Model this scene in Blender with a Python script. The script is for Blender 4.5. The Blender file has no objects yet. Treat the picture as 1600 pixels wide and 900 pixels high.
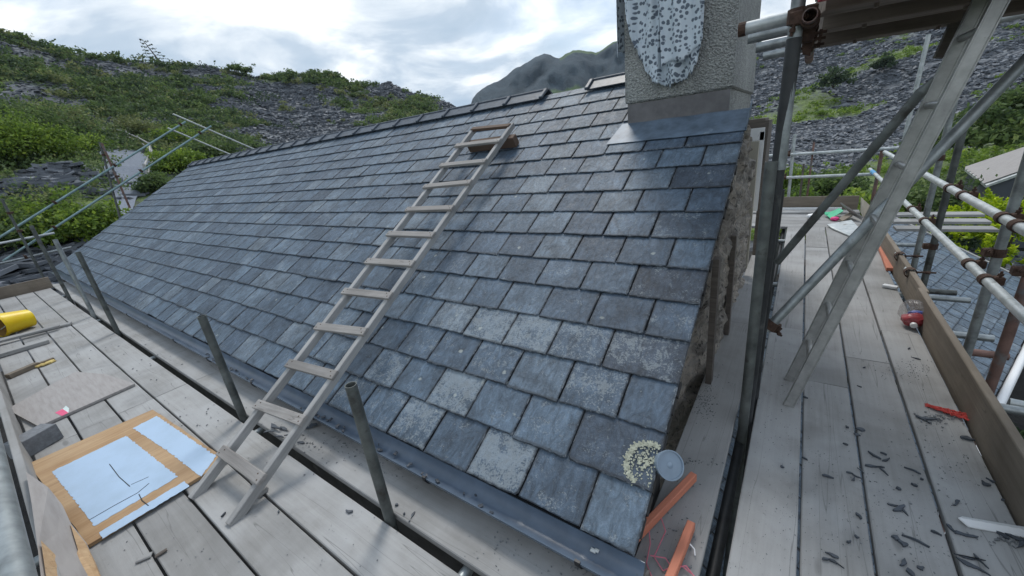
import bpy, bmesh, math, random
import numpy as np
from mathutils import Vector, Matrix, noise
random.seed(7); rng = np.random.default_rng(7)
S = bpy.context.scene; COL = S.collection; D = bpy.data
rad = math.radians

# ------------------------------------------------------------------ camera
CAM = Vector((0.33665, -1.00153, 1.44563)); FPX = 615.179
ROT = (1.22456122, 0.11068622, 0.60519485)
cd = D.cameras.new('camera'); cam = D.objects.new('camera', cd); COL.objects.link(cam)
cam.location = CAM; cam.rotation_euler = ROT
cd.sensor_width = 36; cd.lens = 36*FPX/1600; cd.clip_start = .02; cd.clip_end = 4000
S.camera = cam
# ------------------------------------------------------------------ sky and sun
SUN_AZ, SUN_EL = 120, 56
w = D.worlds.new('World'); S.world = w; w.use_nodes = True
nt = w.node_tree; N = nt.nodes; L = nt.links; N.clear()
out = N.new('ShaderNodeOutputWorld'); bg = N.new('ShaderNodeBackground'); bg.inputs['Strength'].default_value = .12
sky = N.new('ShaderNodeTexSky'); sky.sky_type = 'NISHITA'; sky.sun_disc = False
sky.sun_elevation = rad(SUN_EL); sky.sun_rotation = rad(90-SUN_AZ); sky.air_density = 1.2; sky.dust_density = 1.5
tc = N.new('ShaderNodeTexCoord'); sx = N.new('ShaderNodeSeparateXYZ'); L.new(tc.outputs['Generated'], sx.inputs[0])
ab = N.new('ShaderNodeMath'); ab.operation = 'ABSOLUTE'; L.new(sx.outputs[2], ab.inputs[0])
ad = N.new('ShaderNodeMath'); ad.operation = 'ADD'; ad.inputs[1].default_value = .22; L.new(ab.outputs[0], ad.inputs[0])
dv = N.new('ShaderNodeVectorMath'); dv.operation = 'DIVIDE'; L.new(tc.outputs['Generated'], dv.inputs[0])
cb = N.new('ShaderNodeCombineXYZ')
for i in range(3): L.new(ad.outputs[0], cb.inputs[i])
L.new(cb.outputs[0], dv.inputs[1])
def wnoise(scale, det, rough, off=0, dist=0):
    mp = N.new('ShaderNodeMapping'); mp.inputs['Location'].default_value = (off, off*.7, 0); mp.inputs['Scale'].default_value = (1, 1, .35)
    n = N.new('ShaderNodeTexNoise'); n.inputs['Scale'].default_value = scale; n.inputs['Detail'].default_value = det
    n.inputs['Roughness'].default_value = rough; n.inputs['Distortion'].default_value = dist
    L.new(dv.outputs[0], mp.inputs[0]); L.new(mp.outputs[0], n.inputs['Vector']); return n
def wramp(src, stops):
    r = N.new('ShaderNodeValToRGB'); L.new(src, r.inputs[0]); cr = r.color_ramp
    while len(cr.elements) < len(stops): cr.elements.new(.5)
    for e, (p_, c) in zip(cr.elements, stops): e.position = p_; e.color = (*c, 1)
    return r
n1 = wnoise(1.5, 8, .55, 5.3, .45)
cl = wramp(n1.outputs['Fac'], [(.36, (2.9, 3.7, 4.6)), (.46, (3.6, 4.3, 5.1)), (.53, (5.2, 5.7, 6.2)), (.60, (7.4, 7.7, 8.0)), (.72, (9.4, 9.5, 9.5))])
n2 = wnoise(.55, 5, .5, 9.3)
cov = wramp(n2.outputs['Fac'], [(.30, (.55,)*3), (.45, (1,)*3)])
mx = N.new('ShaderNodeMixRGB'); L.new(cov.outputs[0], mx.inputs[0]); L.new(sky.outputs[0], mx.inputs[1]); L.new(cl.outputs[0], mx.inputs[2])
L.new(mx.outputs[0], bg.inputs[0]); L.new(bg.outputs[0], out.inputs[0])
sd = D.lights.new('sun', 'SUN'); sd.energy = 1.4; sd.angle = rad(15); sd.color = (1, .96, .9)
so = D.objects.new('sun', sd); COL.objects.link(so)
sv = Vector((math.cos(rad(SUN_AZ))*math.cos(rad(SUN_EL)), math.sin(rad(SUN_AZ))*math.cos(rad(SUN_EL)), math.sin(rad(SUN_EL))))
so.rotation_euler = sv.to_track_quat('Z', 'Y').to_euler()
S.view_settings.view_transform = 'Standard'; S.view_settings.look = 'None'
S.view_settings.exposure = 0.48; S.view_settings.gamma = 1; S.view_settings.use_curve_mapping = False

# ------------------------------------------------------------------ measured dimensions (metres; origin at the roof's near lower corner)
G = .232; PITCH = .52768; RL = 13.3; RS = 3.848; SW = .304
ZP = -.1244                                     # top of the scaffold platform
cP, sP = math.cos(PITCH), math.sin(PITCH)
_R = cam.rotation_euler.to_matrix()
def ray(px, py): return _R @ Vector(((px-800)/FPX, -(py-450)/FPX, -1))
def at(px, py, z=ZP):
    d = ray(px, py); return CAM + d*((z-CAM.z)/d.z)
def atY(px, py, y):
    d = ray(px, py); return CAM + d*((y-CAM.y)/d.y)
def atX(px, py, x):
    d = ray(px, py); return CAM + d*((x-CAM.x)/d.x)
def onroof(px, py, off=0):
    n = Vector((0, -sP, cP)); d = ray(px, py); return CAM + d*((off-n.dot(CAM))/n.dot(d))
def polar(az, r, z): return Vector((CAM.x+r*math.cos(rad(az)), CAM.y+r*math.sin(rad(az)), z))

# ------------------------------------------------------------------ mesh helpers
class MB:
    def __init__(s): s.v = []; s.f = []; s.m = []; s.mi = 0
    def add(s, vs, fs):
        k = len(s.v); s.v += [Vector(v) for v in vs]; s.f += [tuple(i+k for i in f) for f in fs]; s.m += [s.mi]*len(fs); return s
    def box(s, c, sz, M=None, ch=0):
        x, y, z = [a/2 for a in sz]; c = Vector(c); M = M or Matrix.Identity(3)
        if ch:
            vs = []
            for zz, i in ((-z, ch), (-z+ch, 0), (z-ch, 0), (z, ch)):
                vs += [(-x+i, -y+i, zz), (x-i, -y+i, zz), (x-i, y-i, zz), (-x+i, y-i, zz)]
            fs = [(3, 2, 1, 0), (12, 13, 14, 15)]
            for k in range(3):
                for j in range(4): fs.append((k*4+j, k*4+(j+1) % 4, k*4+4+(j+1) % 4, k*4+4+j))
        else:
            vs = [(i, j, k) for k in (-z, z) for j in (-y, y) for i in (-x, x)]
            fs = [(0, 2, 3, 1), (4, 5, 7, 6), (0, 1, 5, 4), (2, 6, 7, 3), (0, 4, 6, 2), (1, 3, 7, 5)]
        return s.add([c+M@Vector(v) for v in vs], fs)
    def beam(s, a, b, w_, h, up=(0, 0, 1), ch=.002):
        a = Vector(a); b = Vector(b); x = (b-a).normalized(); y = Vector(up).cross(x)
        if y.length < 1e-4: y = Vector((0, 1, 0)).cross(x)
        y.normalize(); z = x.cross(y)
        return s.box((a+b)/2, ((b-a).length, w_, h), Matrix((x, y, z)).transposed(), ch)
    def tube(s, a, b, r, n=14, wall=0, r2=None):
        a = Vector(a); b = Vector(b); x = (b-a).normalized(); y = x.orthogonal().normalized(); z = x.cross(y); r2 = r if r2 is None else r2
        ring = lambda c, q: [c+(y*math.cos(t)+z*math.sin(t))*q for t in [2*math.pi*i/n for i in range(n)]]
        if wall:
            vs = ring(a, r)+ring(b, r2)+ring(b, r2-wall)+ring(a, r-wall); fs = []
            for k in range(4):
                for i in range(n):
                    j = (i+1) % n; k2 = (k+1) % 4; fs.append((k*n+i, k*n+j, k2*n+j, k2*n+i))
        else:
            vs = ring(a, r)+ring(b, r2); fs = [(i, (i+1) % n, n+(i+1) % n, n+i) for i in range(n)]+[tuple(range(n))[::-1], tuple(range(n, 2*n))]
        return s.add(vs, fs)
    def path(s, pts, r, n=6):
        for i in range(len(pts)-1): s.tube(pts[i], pts[i+1], r, n)
        return s
    def prism(s, poly, up):
        up = Vector(up); n = len(poly); vs = [Vector(p_) for p_ in poly]; vs += [v+up for v in vs]
        nn = Vector((0, 0, 0))
        for i in range(n): nn += vs[i].cross(vs[(i+1) % n])
        fl = nn.dot(up) < 0
        fs = [tuple(range(n))[::-1], tuple(range(n, 2*n))]+[(i, (i+1) % n, n+(i+1) % n, n+i) for i in range(n)]
        if fl: fs = [f[::-1] for f in fs]
        return s.add(vs, fs)
BASE = {}
def _link(o, parent):
    COL.objects.link(o)
    if parent is not None: o.parent = parent
def tag(o, label=None, cat=None, group=None, kind=None):
    for k, v in (('label', label), ('category', cat), ('group', group), ('kind', kind)):
        if v: o[k] = v
    return o
def thing(name, label, cat, loc=(0, 0, 0), rotz=0, group=None):
    o = D.objects.new(name, None); COL.objects.link(o); o.location = loc; o.rotation_euler = (0, 0, rotz); o.empty_display_size = .05
    BASE[o] = Vector(loc); return tag(o, label, cat, group)
def build(name, mb, mat, parent=None, smooth=False, local=False, loc=None, rotz=0, label=None):
    """one mesh object; vertices given in world space (or local=True: in the parent's / own frame)"""
    me = D.meshes.new(name)
    vs = mb.v
    if local: base = Vector(loc) if loc is not None else Vector((0, 0, 0)); off = Vector((0, 0, 0))
    elif parent is not None: off = base = BASE[parent]
    else:
        a = np.array([tuple(v) for v in vs]); base = off = Vector(((a[:, 0].min()+a[:, 0].max())/2, (a[:, 1].min()+a[:, 1].max())/2, a[:, 2].min()))
    me.from_pydata([v-off for v in vs], [], mb.f)
    for m in (mat if isinstance(mat, (list, tuple)) else [mat]): me.materials.append(m)
    if any(mb.m): me.polygons.foreach_set('material_index', mb.m)
    if smooth:
        me.polygons.foreach_set('use_smooth', [True]*len(me.polygons)); me.set_sharp_from_angle(angle=rad(40))
    me.update()
    o = D.objects.new(name, me); _link(o, parent)
    if parent is None: o.location = base; o.rotation_euler = (0, 0, rotz)
    BASE[o] = base
    if label: o['label'] = label
    return o

# ------------------------------------------------------------------ materials
MAT = {}
class NT:
    def __init__(s, name):
        s.m = D.materials.new(name); s.m.use_nodes = True; s.t = s.m.node_tree; s.b = s.t.nodes['Principled BSDF']; MAT[name] = s.m
    def n(s, ty, **kw):
        x = s.t.nodes.new(ty)
        for k, v in kw.items():
            if k in ('operation', 'blend_type', 'attribute_name', 'feature', 'distance', 'use_clamp'): setattr(x, k, v)
            else: x.inputs[k.replace('_', ' ')].default_value = v
        return x
    def l(s, a, b): s.t.links.new(a, b)
    def coord(s, scale=(1, 1, 1), kind='Object', loc=None):
        c = s.n('ShaderNodeTexCoord'); m = s.n('ShaderNodeMapping'); m.inputs['Scale'].default_value = scale
        s.l(c.outputs[kind], m.inputs[0])
        oi = s.n('ShaderNodeObjectInfo'); mu = s.n('ShaderNodeMath', operation='MULTIPLY'); mu.inputs[1].default_value = 37.
        s.l(oi.outputs['Random'], mu.inputs[0]); cc = s.n('ShaderNodeCombineXYZ')
        for i in range(3): s.l(mu.outputs[0], cc.inputs[i])
        s.l(cc.outputs[0], m.inputs['Location']); return m.outputs[0]
    def noise(s, vec, scale, det=5, rough=.55, dist=0):
        x = s.n('ShaderNodeTexNoise', Scale=scale, Detail=det, Roughness=rough, Distortion=dist); s.l(vec, x.inputs['Vector']); return x.outputs['Fac']
    def ramp(s, src, stops):
        r = s.n('ShaderNodeValToRGB'); s.l(src, r.inputs[0]); cr = r.color_ramp
        while len(cr.elements) < len(stops): cr.elements.new(.5)
        for e, (p_, c) in zip(cr.elements, stops):
            e.position = p_; e.color = (*c, 1) if not isinstance(c, (int, float)) else (c, c, c, 1)
        return r.outputs[0]
    def mix(s, f, a, b, mode='MIX'):
        x = s.n('ShaderNodeMixRGB', blend_type=mode)
        for i, v in ((0, f), (1, a), (2, b)):
            if isinstance(v, (int, float)): x.inputs[i].default_value = v if i == 0 else (v, v, v, 1)
            elif isinstance(v, tuple): x.inputs[i].default_value = (*v, 1)
            else: s.l(v, x.inputs[i])
        return x.outputs[0]
    def math(s, op, a, b=0, c=None):
        x = s.n('ShaderNodeMath', operation=op)
        for i, v in ((0, a), (1, b)):
            if isinstance(v, (int, float)): x.inputs[i].default_value = v
            else: s.l(v, x.inputs[i])
        return x.outputs[0]
    def attr(s, name): return s.n('ShaderNodeAttribute', attribute_name=name).outputs
    def rnd(s): return s.n('ShaderNodeObjectInfo').outputs['Random']
    def bump(s, h, strength=.4, dist=.01):
        x = s.n('ShaderNodeBump', Strength=strength, Distance=dist); s.l(h, x.inputs['Height']); s.l(x.outputs[0], s.b.inputs['Normal'])
    def base(s, c, rough=None, metal=None):
        if isinstance(c, tuple): s.b.inputs['Base Color'].default_value = (*c, 1)
        else: s.l(c, s.b.inputs['Base Color'])
        if rough is not None:
            if isinstance(rough, (int, float)): s.b.inputs['Roughness'].default_value = rough
            else: s.l(rough, s.b.inputs['Roughness'])
        if metal is not None: s.b.inputs['Metallic'].default_value = metal
        return s.m

def mk_slate():
    t = NT('slate'); v = t.coord((1, 1, 1)); a = t.attr('rnd')['Fac']; a2 = t.attr('lich')['Fac']; ed = t.attr('edge')['Fac']
    oi = t.n('ShaderNodeCombineXYZ'); t.l(t.math('MULTIPLY', a, 91.0), oi.inputs[0]); t.l(t.math('MULTIPLY', a, 53.), oi.inputs[2])
    va = t.n('ShaderNodeVectorMath', operation='ADD'); t.l(v, va.inputs[0]); t.l(oi.outputs[0], va.inputs[1]); v = va.outputs[0]
    rt = t.n('ShaderNodeMapping'); rt.inputs['Scale'].default_value = (2.4, .9, 1); t.l(v, rt.inputs[0])
    cr_ = t.n('ShaderNodeCombineXYZ'); t.l(t.math('MULTIPLY', t.math('SUBTRACT', a, .5), 1.6), cr_.inputs[2]); t.l(cr_.outputs[0], rt.inputs['Rotation'])
    big = t.noise(v, 4.5, 6, .62, .6); fine = t.noise(v, 48, 8, .75); riven = t.noise(rt.outputs[0], 10, 9, .72, 1.4); mid = t.noise(v, 19, 7, .68, .8)
    col = t.ramp(a, [(0, (.036, .044, .060)), (.12, (.058, .085, .122)), (.6, (.080, .118, .164)), (.85, (.100, .140, .186)), (1, (.115, .148, .184))])
    col = t.mix(.75, col, t.ramp(riven, [(.34, .22), (.5, .5), (.66, .80)]), 'OVERLAY')
    col = t.mix(.6, col, t.ramp(big, [(.32, .22), (.68, .78)]), 'OVERLAY')
    col = t.mix(t.ramp(mid, [(.54, 0), (.66, .5)]), col, (.028, .033, .042))
    col = t.mix(t.ramp(fine, [(.56, 0), (.70, .5)]), col, (.19, .22, .25))
    # pale lichen film and crusts
    k_ = t.math('ADD', t.math('MULTIPLY', mid, .55), t.math('MULTIPLY', t.noise(v, 110, 5, .75), .6)); k_ = t.math('ADD', k_, t.math('MULTIPLY', a2, .16)); k_ = t.math('ADD', k_, t.math('MULTIPLY', t.math('SUBTRACT', big, .5), .35))
    col = t.mix(t.ramp(k_, [(.672, 0), (.74, .5)]), col, (.33, .37, .39))
    vo = t.n('ShaderNodeTexVoronoi', Scale=9.0); t.l(v, vo.inputs['Vector']); sc_ = t.n('ShaderNodeSeparateColor'); t.l(vo.outputs['Color'], sc_.inputs[0])
    ring = t.math('MULTIPLY', t.ramp(t.math('ADD', vo.outputs['Distance'], t.math('MULTIPLY', fine, .35)), [(.26, 1), (.31, 0)]), t.ramp(sc_.outputs[0], [(.84, 0), (.86, .6)]))
    col = t.mix(ring, col, (.42, .45, .42))
    # grime gathered along the slate's own edges
    sl = t.attr('sl')['Vector']; sp3 = t.n('ShaderNodeSeparateXYZ'); t.l(sl, sp3.inputs[0]); u_, w_ = sp3.outputs[0], sp3.outputs[1]
    dmin = t.math('MINIMUM', t.math('MINIMUM', u_, t.math('SUBTRACT', 1, u_)), t.math('MULTIPLY', w_, .8)); dd = t.math('ADD', dmin, t.math('MULTIPLY', t.math('SUBTRACT', fine, .5), .06))
    col = t.mix(t.ramp(dd, [(.0, .6), (.018, .2), (.04, 0)]), col, (.022, .024, .028))
    col = t.mix(t.math('MULTIPLY', ed, t.ramp(mid, [(.42, .75), (.56, .0)])), col, (.02, .022, .026)); col = t.mix(t.math('MULTIPLY', ed, t.ramp(mid, [(.54, 0), (.62, .5)])), col, (.30, .33, .36))
    t.base(col, t.ramp(mid, [(.3, .42), (.7, .68)]))
    h = t.mix(.4, riven, fine); t.bump(h, 1.0, .012)
    t.b.inputs['Specular IOR Level'].default_value = .5
    return t.m
def mk_wood(name, dark, light, grain=1, dust=(.34, .34, .36), dustamt=.5, rough=.85, bump=.4, ax='x'):
    t = NT(name); sc = {'x': (.9, 16, 16), 'y': (16, .9, 16), 'z': (16, 16, .9)}[ax]
    g = t.noise(t.coord(sc), 2.2*grain, 7, .65, .4); v = t.coord(); b = t.noise(v, 2.1, 6, .62); f = t.noise(v, 38, 4, .7)
    col = t.ramp(g, [(.28, dark), (.5, tuple((x+y)/2 for x, y in zip(dark, light))), (.72, light)])
    col = t.mix(.35, col, t.ramp(b, [(.3, .32), (.7, .68)]), 'OVERLAY')
    col = t.mix(t.math('MULTIPLY', t.ramp(b, [(.38, .0), (.6, 1)]), dustamt), col, dust)
    col = t.mix(t.ramp(t.noise(v, 7, 5, .65, .5), [(.62, 0), (.76, .28)]), col, tuple(x*.5 for x in dark))
    col = t.mix(t.ramp(f, [(.66, 0), (.74, .5)]), col, (.07, .07, .075))
    ck = t.noise(t.coord({'x': (.22, 7, 7), 'y': (7, .22, 7), 'z': (7, 7, .22)}[ax]), 1.3, 3, .5, .15); col = t.mix(t.ramp(ck, [(.496, 0), (.5, .55), (.504, 0)]), col, tuple(x*.3 for x in dark))
    wr = t.noise(v, 1.1, 4, .6, .8); col = t.mix(t.ramp(wr, [(.48, 0), (.66, .5)]), col, tuple(x*.62 for x in dark))
    rr = t.rnd(); col = t.mix(t.math('MULTIPLY', rr, .38), col, tuple(x*.62 for x in dark))
    kn = t.n('ShaderNodeTexVoronoi', Scale=1.0); kv = t.coord({'x': (1.6, 5, 5), 'y': (5, 1.6, 5), 'z': (5, 5, 1.6)}[ax]); t.l(kv, kn.inputs['Vector'])
    col = t.mix(t.ramp(kn.outputs['Distance'], [(.05, .4), (.09, 0)]), col, tuple(x*.35 for x in dark))
    t.base(col, rough); t.bump(t.mix(.35, g, f), bump, .004); return t.m
def mk_simple(name, c, rough=.7, metal=0, var=.25, scale=12, bump=0, spots=None):
    t = NT(name); v = t.coord(); n = t.noise(v, scale, 5, .6)
    col = t.mix(var, c, t.ramp(n, [(.3, .15), (.7, .85)]), 'OVERLAY')
    if spots: col = t.mix(t.ramp(t.noise(v, spots[1], 5, .65), [(spots[2], 0), (spots[2]+.1, 1)]), col, spots[0])
    t.base(col, rough, metal)
    if bump: t.bump(n, bump, .006)
    return t.m
slate = mk_slate()
ridge_m = mk_simple('ridge_tile_slate', (.070, .086, .110), .5, 0, .5, 16, .4, ((.045, .05, .06), 9, .58))
w_board = mk_wood('weathered_board', (.27, .265, .255), (.385, .38, .37), 1, (.405, .41, .415), .6, .86, .45)
w_toe = mk_wood('toe_board_wood', (.17, .135, .10), (.33, .275, .21), 1, (.30, .27, .24), .3, .8, .5)
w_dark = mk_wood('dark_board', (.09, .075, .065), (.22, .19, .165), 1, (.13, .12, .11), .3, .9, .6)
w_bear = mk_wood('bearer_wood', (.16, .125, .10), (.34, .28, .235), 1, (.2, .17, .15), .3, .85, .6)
w_ladder = mk_wood('ladder_wood', (.30, .295, .29), (.60, .59, .57), 1.3, (.5, .5, .5), .35, .8, .6, 'x')
w_rung = mk_wood('worn_rung_wood', (.26, .245, .23), (.52, .50, .48), 1.6, (.30, .27, .25), .55, .85, .8, 'x')
w_block = mk_wood('brown_block', (.11, .07, .05), (.2, .13, .09), 1, (.2, .15, .12), .2, .8, .4)
w_ply = mk_wood('bare_ply', (.36, .20, .09), (.62, .43, .24), 1, (.55, .42, .28), .4, .75, .5, 'y')
w_cream = mk_wood('cream_timber', (.45, .41, .33), (.6, .56, .47), 1, (.55, .52, .46), .4, .7, .2, 'z')
t = NT('ply_grey'); v = t.coord(); t.base(t.mix(t.ramp(t.noise(t.coord((.6, 5, 1)), 8, 6, .6), [(.4, 0), (.7, .6)]), (.36, .34, .33), (.24, .22, .21)), .9); ply_grey = t.m
t = NT('plate_orange'); v = t.coord((.6, 8, 8)); t.base(t.mix(t.ramp(t.noise(v, 6, 6, .6), [(.35, 0), (.7, .8)]), (.62, .22, .13), (.40, .15, .10)), .75); orange = t.m
galv = mk_simple('galvanised_tube', (.30, .325, .33), .42, .55, .5, 16, .12, ((.16, .15, .13), 7, .62))
galv_w = mk_simple('pale_tube', (.50, .53, .53), .42, .35, .35, 14, .1, ((.25, .24, .21), 9, .62))
galv_d = mk_simple('dark_weathered_tube', (.115, .125, .12), .55, .45, .6, 10, .2, ((.05, .045, .04), 6, .55))
green_t = mk_simple('green_painted_tube', (.22, .32, .33), .5, .3, .35, 9, .1, ((.14, .13, .12), 6, .64))
rust = mk_simple('rust', (.085, .05, .036), .85, .25, .6, 40, .8, ((.05, .03, .025), 20, .55))
rust_t = mk_simple('rusty_tube', (.20, .12, .10), .7, .3, .6, 8, .3, ((.16, .16, .16), 5, .5))
alu = mk_simple('ladder_metal', (.42, .42, .41), .40, .6, .3, 18, .06, ((.16, .16, .16), 26, .66))
lead = mk_simple('lead', (.11, .15, .20), .5, .1, .5, 9, .2, ((.26, .31, .36), 4, .60))
lead2 = mk_simple('new_mortar_board', (.155, .15, .155), .7, 0, .35, 10, .2)
pvc = mk_simple('grey_gutter_plastic', (.105, .14, .19), .30, 0, .25, 8, .05, ((.10, .11, .12), 30, .64))
black = mk_simple('black_plastic', (.012, .013, .016), .5)
white = mk_simple('white_plastic', (.78, .79, .80), .35, 0, .08, 20)
yellow = mk_simple('yellow_plastic', (.80, .56, .01), .38, 0, .18, 9, .03, ((.55, .42, .12), 14, .66))
inner_y = mk_simple('dirty_bucket_inside', (.30, .18, .05), .8, 0, .4, 15)
pink = mk_simple('pink_sticker', (.75, .10, .22), .5); wht_st = mk_simple('pale_sticker', (.62, .72, .70), .5)
redp = mk_simple('red_plastic', (.36, .05, .06), .35, 0, .3, 20); redstring = mk_simple('red_string', (.50, .06, .05), .8)
pinkstring = mk_simple('pink_string', (.62, .18, .24), .7); green_p = mk_simple('green_plastic', (.05, .48, .24), .4)
blackt = mk_simple('black_weathered_shade_tube', (.028, .030, .032), .5, 0, .7, 12, .2, ((.09, .095, .09), 5, .60))
bluep = mk_simple('blue_tape', (.10, .38, .68), .5, 0, .2); red_paint = mk_simple('red_painted_board', (.42, .03, .05), .6)
mortar = mk_simple('mortar', (.20, .18, .16), .95, 0, .5, 25, 1.0, ((.09, .08, .075), 14, .55))
concrete = mk_simple('grey_block', (.19, .20, .215), .95, 0, .3, 40, .5)
shard_m = mk_simple('slate_shard', (.06, .07, .085), .6, 0, .5, 30, .5)
grit_m = mk_simple('grit', (.17, .18, .19), .9, 0, .5, 30)
pot_m = mk_simple('grey_pot', (.20, .26, .33), .35, 0, .2, 12)
lichen = mk_simple('lichen', (.38, .39, .31), .95, 0, .5, 60, .8)
stonep = mk_simple('pale_pebble', (.6, .62, .6), .8)
rag_y = mk_simple('yellow_rag', (.55, .42, .16), .9, 0, .4, 25, .6)
bark = mk_simple('bark', (.09, .075, .06), .95, 0, .5, 12, .6)
# painted ply: pale blue coat
t = NT('blue_coat'); v = t.coord(); c = t.mix(t.ramp(t.noise(v, 6, 6, .6), [(.40, 0), (.72, .7)]), (.41, .54, .70), (.34, .45, .57)); c = t.mix(t.ramp(t.noise(t.coord((1, 3, 1)), 28, 6, .75), [(.62, 0), (.74, .5)]), c, (.24, .26, .28)); t.base(c, .5); blue_coat = t.m
# stone wall
t = NT('rubble_stone'); v = t.coord(); vo = t.n('ShaderNodeTexVoronoi', Scale=5.5); mp = t.n('ShaderNodeMapping'); mp.inputs['Scale'].default_value = (1, 1, 2.3)
dn = t.n('ShaderNodeTexNoise', Scale=4.0); t.l(v, dn.inputs['Vector']); t.l(t.mix(.12, v, dn.outputs['Color']), mp.inputs[0]); t.l(mp.outputs[0], vo.inputs['Vector'])
ve = t.n('ShaderNodeTexVoronoi', Scale=5.5, feature='DISTANCE_TO_EDGE'); t.l(mp.outputs[0], ve.inputs['Vector'])
sepc = t.n('ShaderNodeSeparateColor'); t.l(vo.outputs['Color'], sepc.inputs[0])
c = t.ramp(sepc.outputs[0], [(0, (.15, .135, .12)), (.5, (.24, .215, .185)), (1, (.35, .31, .265))])
nz = t.noise(v, 22, 6, .7); c = t.mix(.6, c, t.ramp(nz, [(.3, .2), (.7, .8)]), 'OVERLAY')
c = t.mix(t.ramp(ve.outputs['Distance'], [(.02, 1), (.07, 0)]), c, (.26, .24, .215))
c = t.mix(t.ramp(t.noise(t.coord((1, 4, 4)), 8, 5, .6), [(.56, 0), (.66, .85)]), c, (.035, .033, .033))
t.base(c, .95); t.bump(t.mix(.5, ve.outputs['Distance'], nz), 1, .03); stone = t.m
shade_stone = mk_simple('shade_dark_walling', (.045, .043, .042), .95, 0, .5, 9, .8, ((.09, .085, .08), 6, .60))  # wall and verge colour darkened to stand for shade in the gaps
# roughcast
t = NT('roughcast_render'); v = t.coord(); a = t.noise(v, 55, 4, .7); b_ = t.n('ShaderNodeTexVoronoi', Scale=75.); t.l(v, b_.inputs['Vector'])
c = t.mix(t.ramp(a, [(.35, 0), (.65, 1)]), (.24, .245, .235), (.50, .51, .49)); c = t.mix(.35, c, t.ramp(t.noise(v, 1.8, 4, .6), [(.3, .3), (.7, .7)]), 'OVERLAY')
c = t.mix(t.ramp(b_.outputs['Distance'], [(.1, .35), (.3, 0)]), c, (.09, .10, .10))
c = t.mix(t.ramp(t.noise(t.coord((3, 3, .7)), 2.2, 5, .6), [(.5, 0), (.7, .3)]), c, (.12, .125, .12)); t.base(c, .95); t.bump(t.mix(.5, a, b_.outputs['Distance']), 1, .03); render_m = t.m
# spotted cloth
t = NT('spotted_cloth'); v = t.attr('uvw')['Vector']; 
dn = t.n('ShaderNodeTexNoise', Scale=14.0, Detail=2.0); t.l(v, dn.inputs['Vector'])
vv = t.mix(.02, v, dn.outputs['Color'])
vo = t.n('ShaderNodeTexVoronoi', Scale=33.); vo.inputs['Randomness'].default_value = .85; t.l(vv, vo.inputs['Vector'])
m_ = t.ramp(vo.outputs['Distance'], [(.34, 1), (.43, 0)])
t.base(t.mix(m_, (.60, .67, .73), (.13, .16, .20)), .85); cloth_m = t.m
# plastic bag
t = NT('clear_film'); t.base((.75, .75, .8), .15); t.b.inputs['Transmission Weight'].default_value = .75; t.b.inputs['Alpha'].default_value = .3; film = t.m
# foliage
def mk_leaf(name, stops):
    t = NT(name); a = t.attr('rnd')['Fac']; t.base(t.ramp(a, stops), .6); t.b.inputs['Specular IOR Level'].default_value = .25
    tr = t.n('ShaderNodeBsdfTranslucent'); t.l(t.ramp(a, [(p_, tuple(min(1, x*1.5) for x in c)) for p_, c in stops]), tr.inputs[0])
    ms = t.n('ShaderNodeMixShader'); ms.inputs[0].default_value = .35; o_ = [x for x in t.t.nodes if x.type == 'OUTPUT_MATERIAL'][0]
    t.l(t.b.outputs[0], ms.inputs[1]); t.l(tr.outputs[0], ms.inputs[2]); t.l(ms.outputs[0], o_.inputs[0]); return t.m
leaf_mid = mk_leaf('leaf_mid_green', [(0, (.035, .06, .028)), (.4, (.075, .12, .042)), (.8, (.14, .20, .062)), (1, (.24, .30, .10))])
leaf_lime = mk_leaf('leaf_bright_green', [(0, (.045, .08, .015)), (.4, (.11, .18, .03)), (.8, (.22, .31, .045)), (1, (.36, .42, .07))])
leaf_con = mk_leaf('leaf_golden_conifer', [(0, (.08, .14, .01)), (.35, (.25, .36, .015)), (.8, (.46, .55, .025)), (1, (.62, .64, .05))])
leaf_oliv = mk_leaf('leaf_olive', [(0, (.06, .08, .035)), (.5, (.15, .18, .07)), (1, (.28, .29, .12))])
leaf_dark = mk_leaf('leaf_dark', [(0, (.02, .035, .02)), (.5, (.045, .075, .035)), (1, (.09, .13, .055))])
leaf_grey = mk_leaf('leaf_grey_green', [(0, (.05, .08, .06)), (.5, (.11, .16, .12)), (1, (.26, .32, .26))])
# hillside ground: slate waste with green cover
t = NT('hillside'); v = t.coord(); veg = t.attr('veg')['Fac']
mp = t.n('ShaderNodeMapping'); mp.inputs['Scale'].default_value = (1, 1, 2.2); t.l(v, mp.inputs[0])
vo = t.n('ShaderNodeTexVoronoi', Scale=1.3); t.l(mp.outputs[0], vo.inputs['Vector']); sc_ = t.n('ShaderNodeSeparateColor'); t.l(vo.outputs['Color'], sc_.inputs[0])
n_ = t.noise(v, .9, 8, .7); n3 = t.noise(v, 3.5, 6, .75)
scr = t.ramp(sc_.outputs[0], [(0, (.05, .056, .064)), (.6, (.105, .115, .13)), (1, (.19, .205, .22))])
scr = t.mix(.6, scr, t.ramp(n3, [(.3, .15), (.7, .85)]), 'OVERLAY')
grn = t.ramp(n_, [(.3, (.06, .085, .03)), (.5, (.12, .17, .05)), (.7, (.22, .27, .08))]); grn = t.mix(.4, grn, t.ramp(n3, [(.3, .2), (.7, .8)]), 'OVERLAY')
fac = t.ramp(t.math('ADD', veg, t.math('MULTIPLY', t.math('SUBTRACT', n3, .5), .8)), [(.42, 0), (.56, 1)])
t.base(t.mix(fac, scr, grn), .95); t.bump(t.mix(.5, n3, vo.outputs['Distance']), 1, .25); hill_m = t.m
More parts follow.
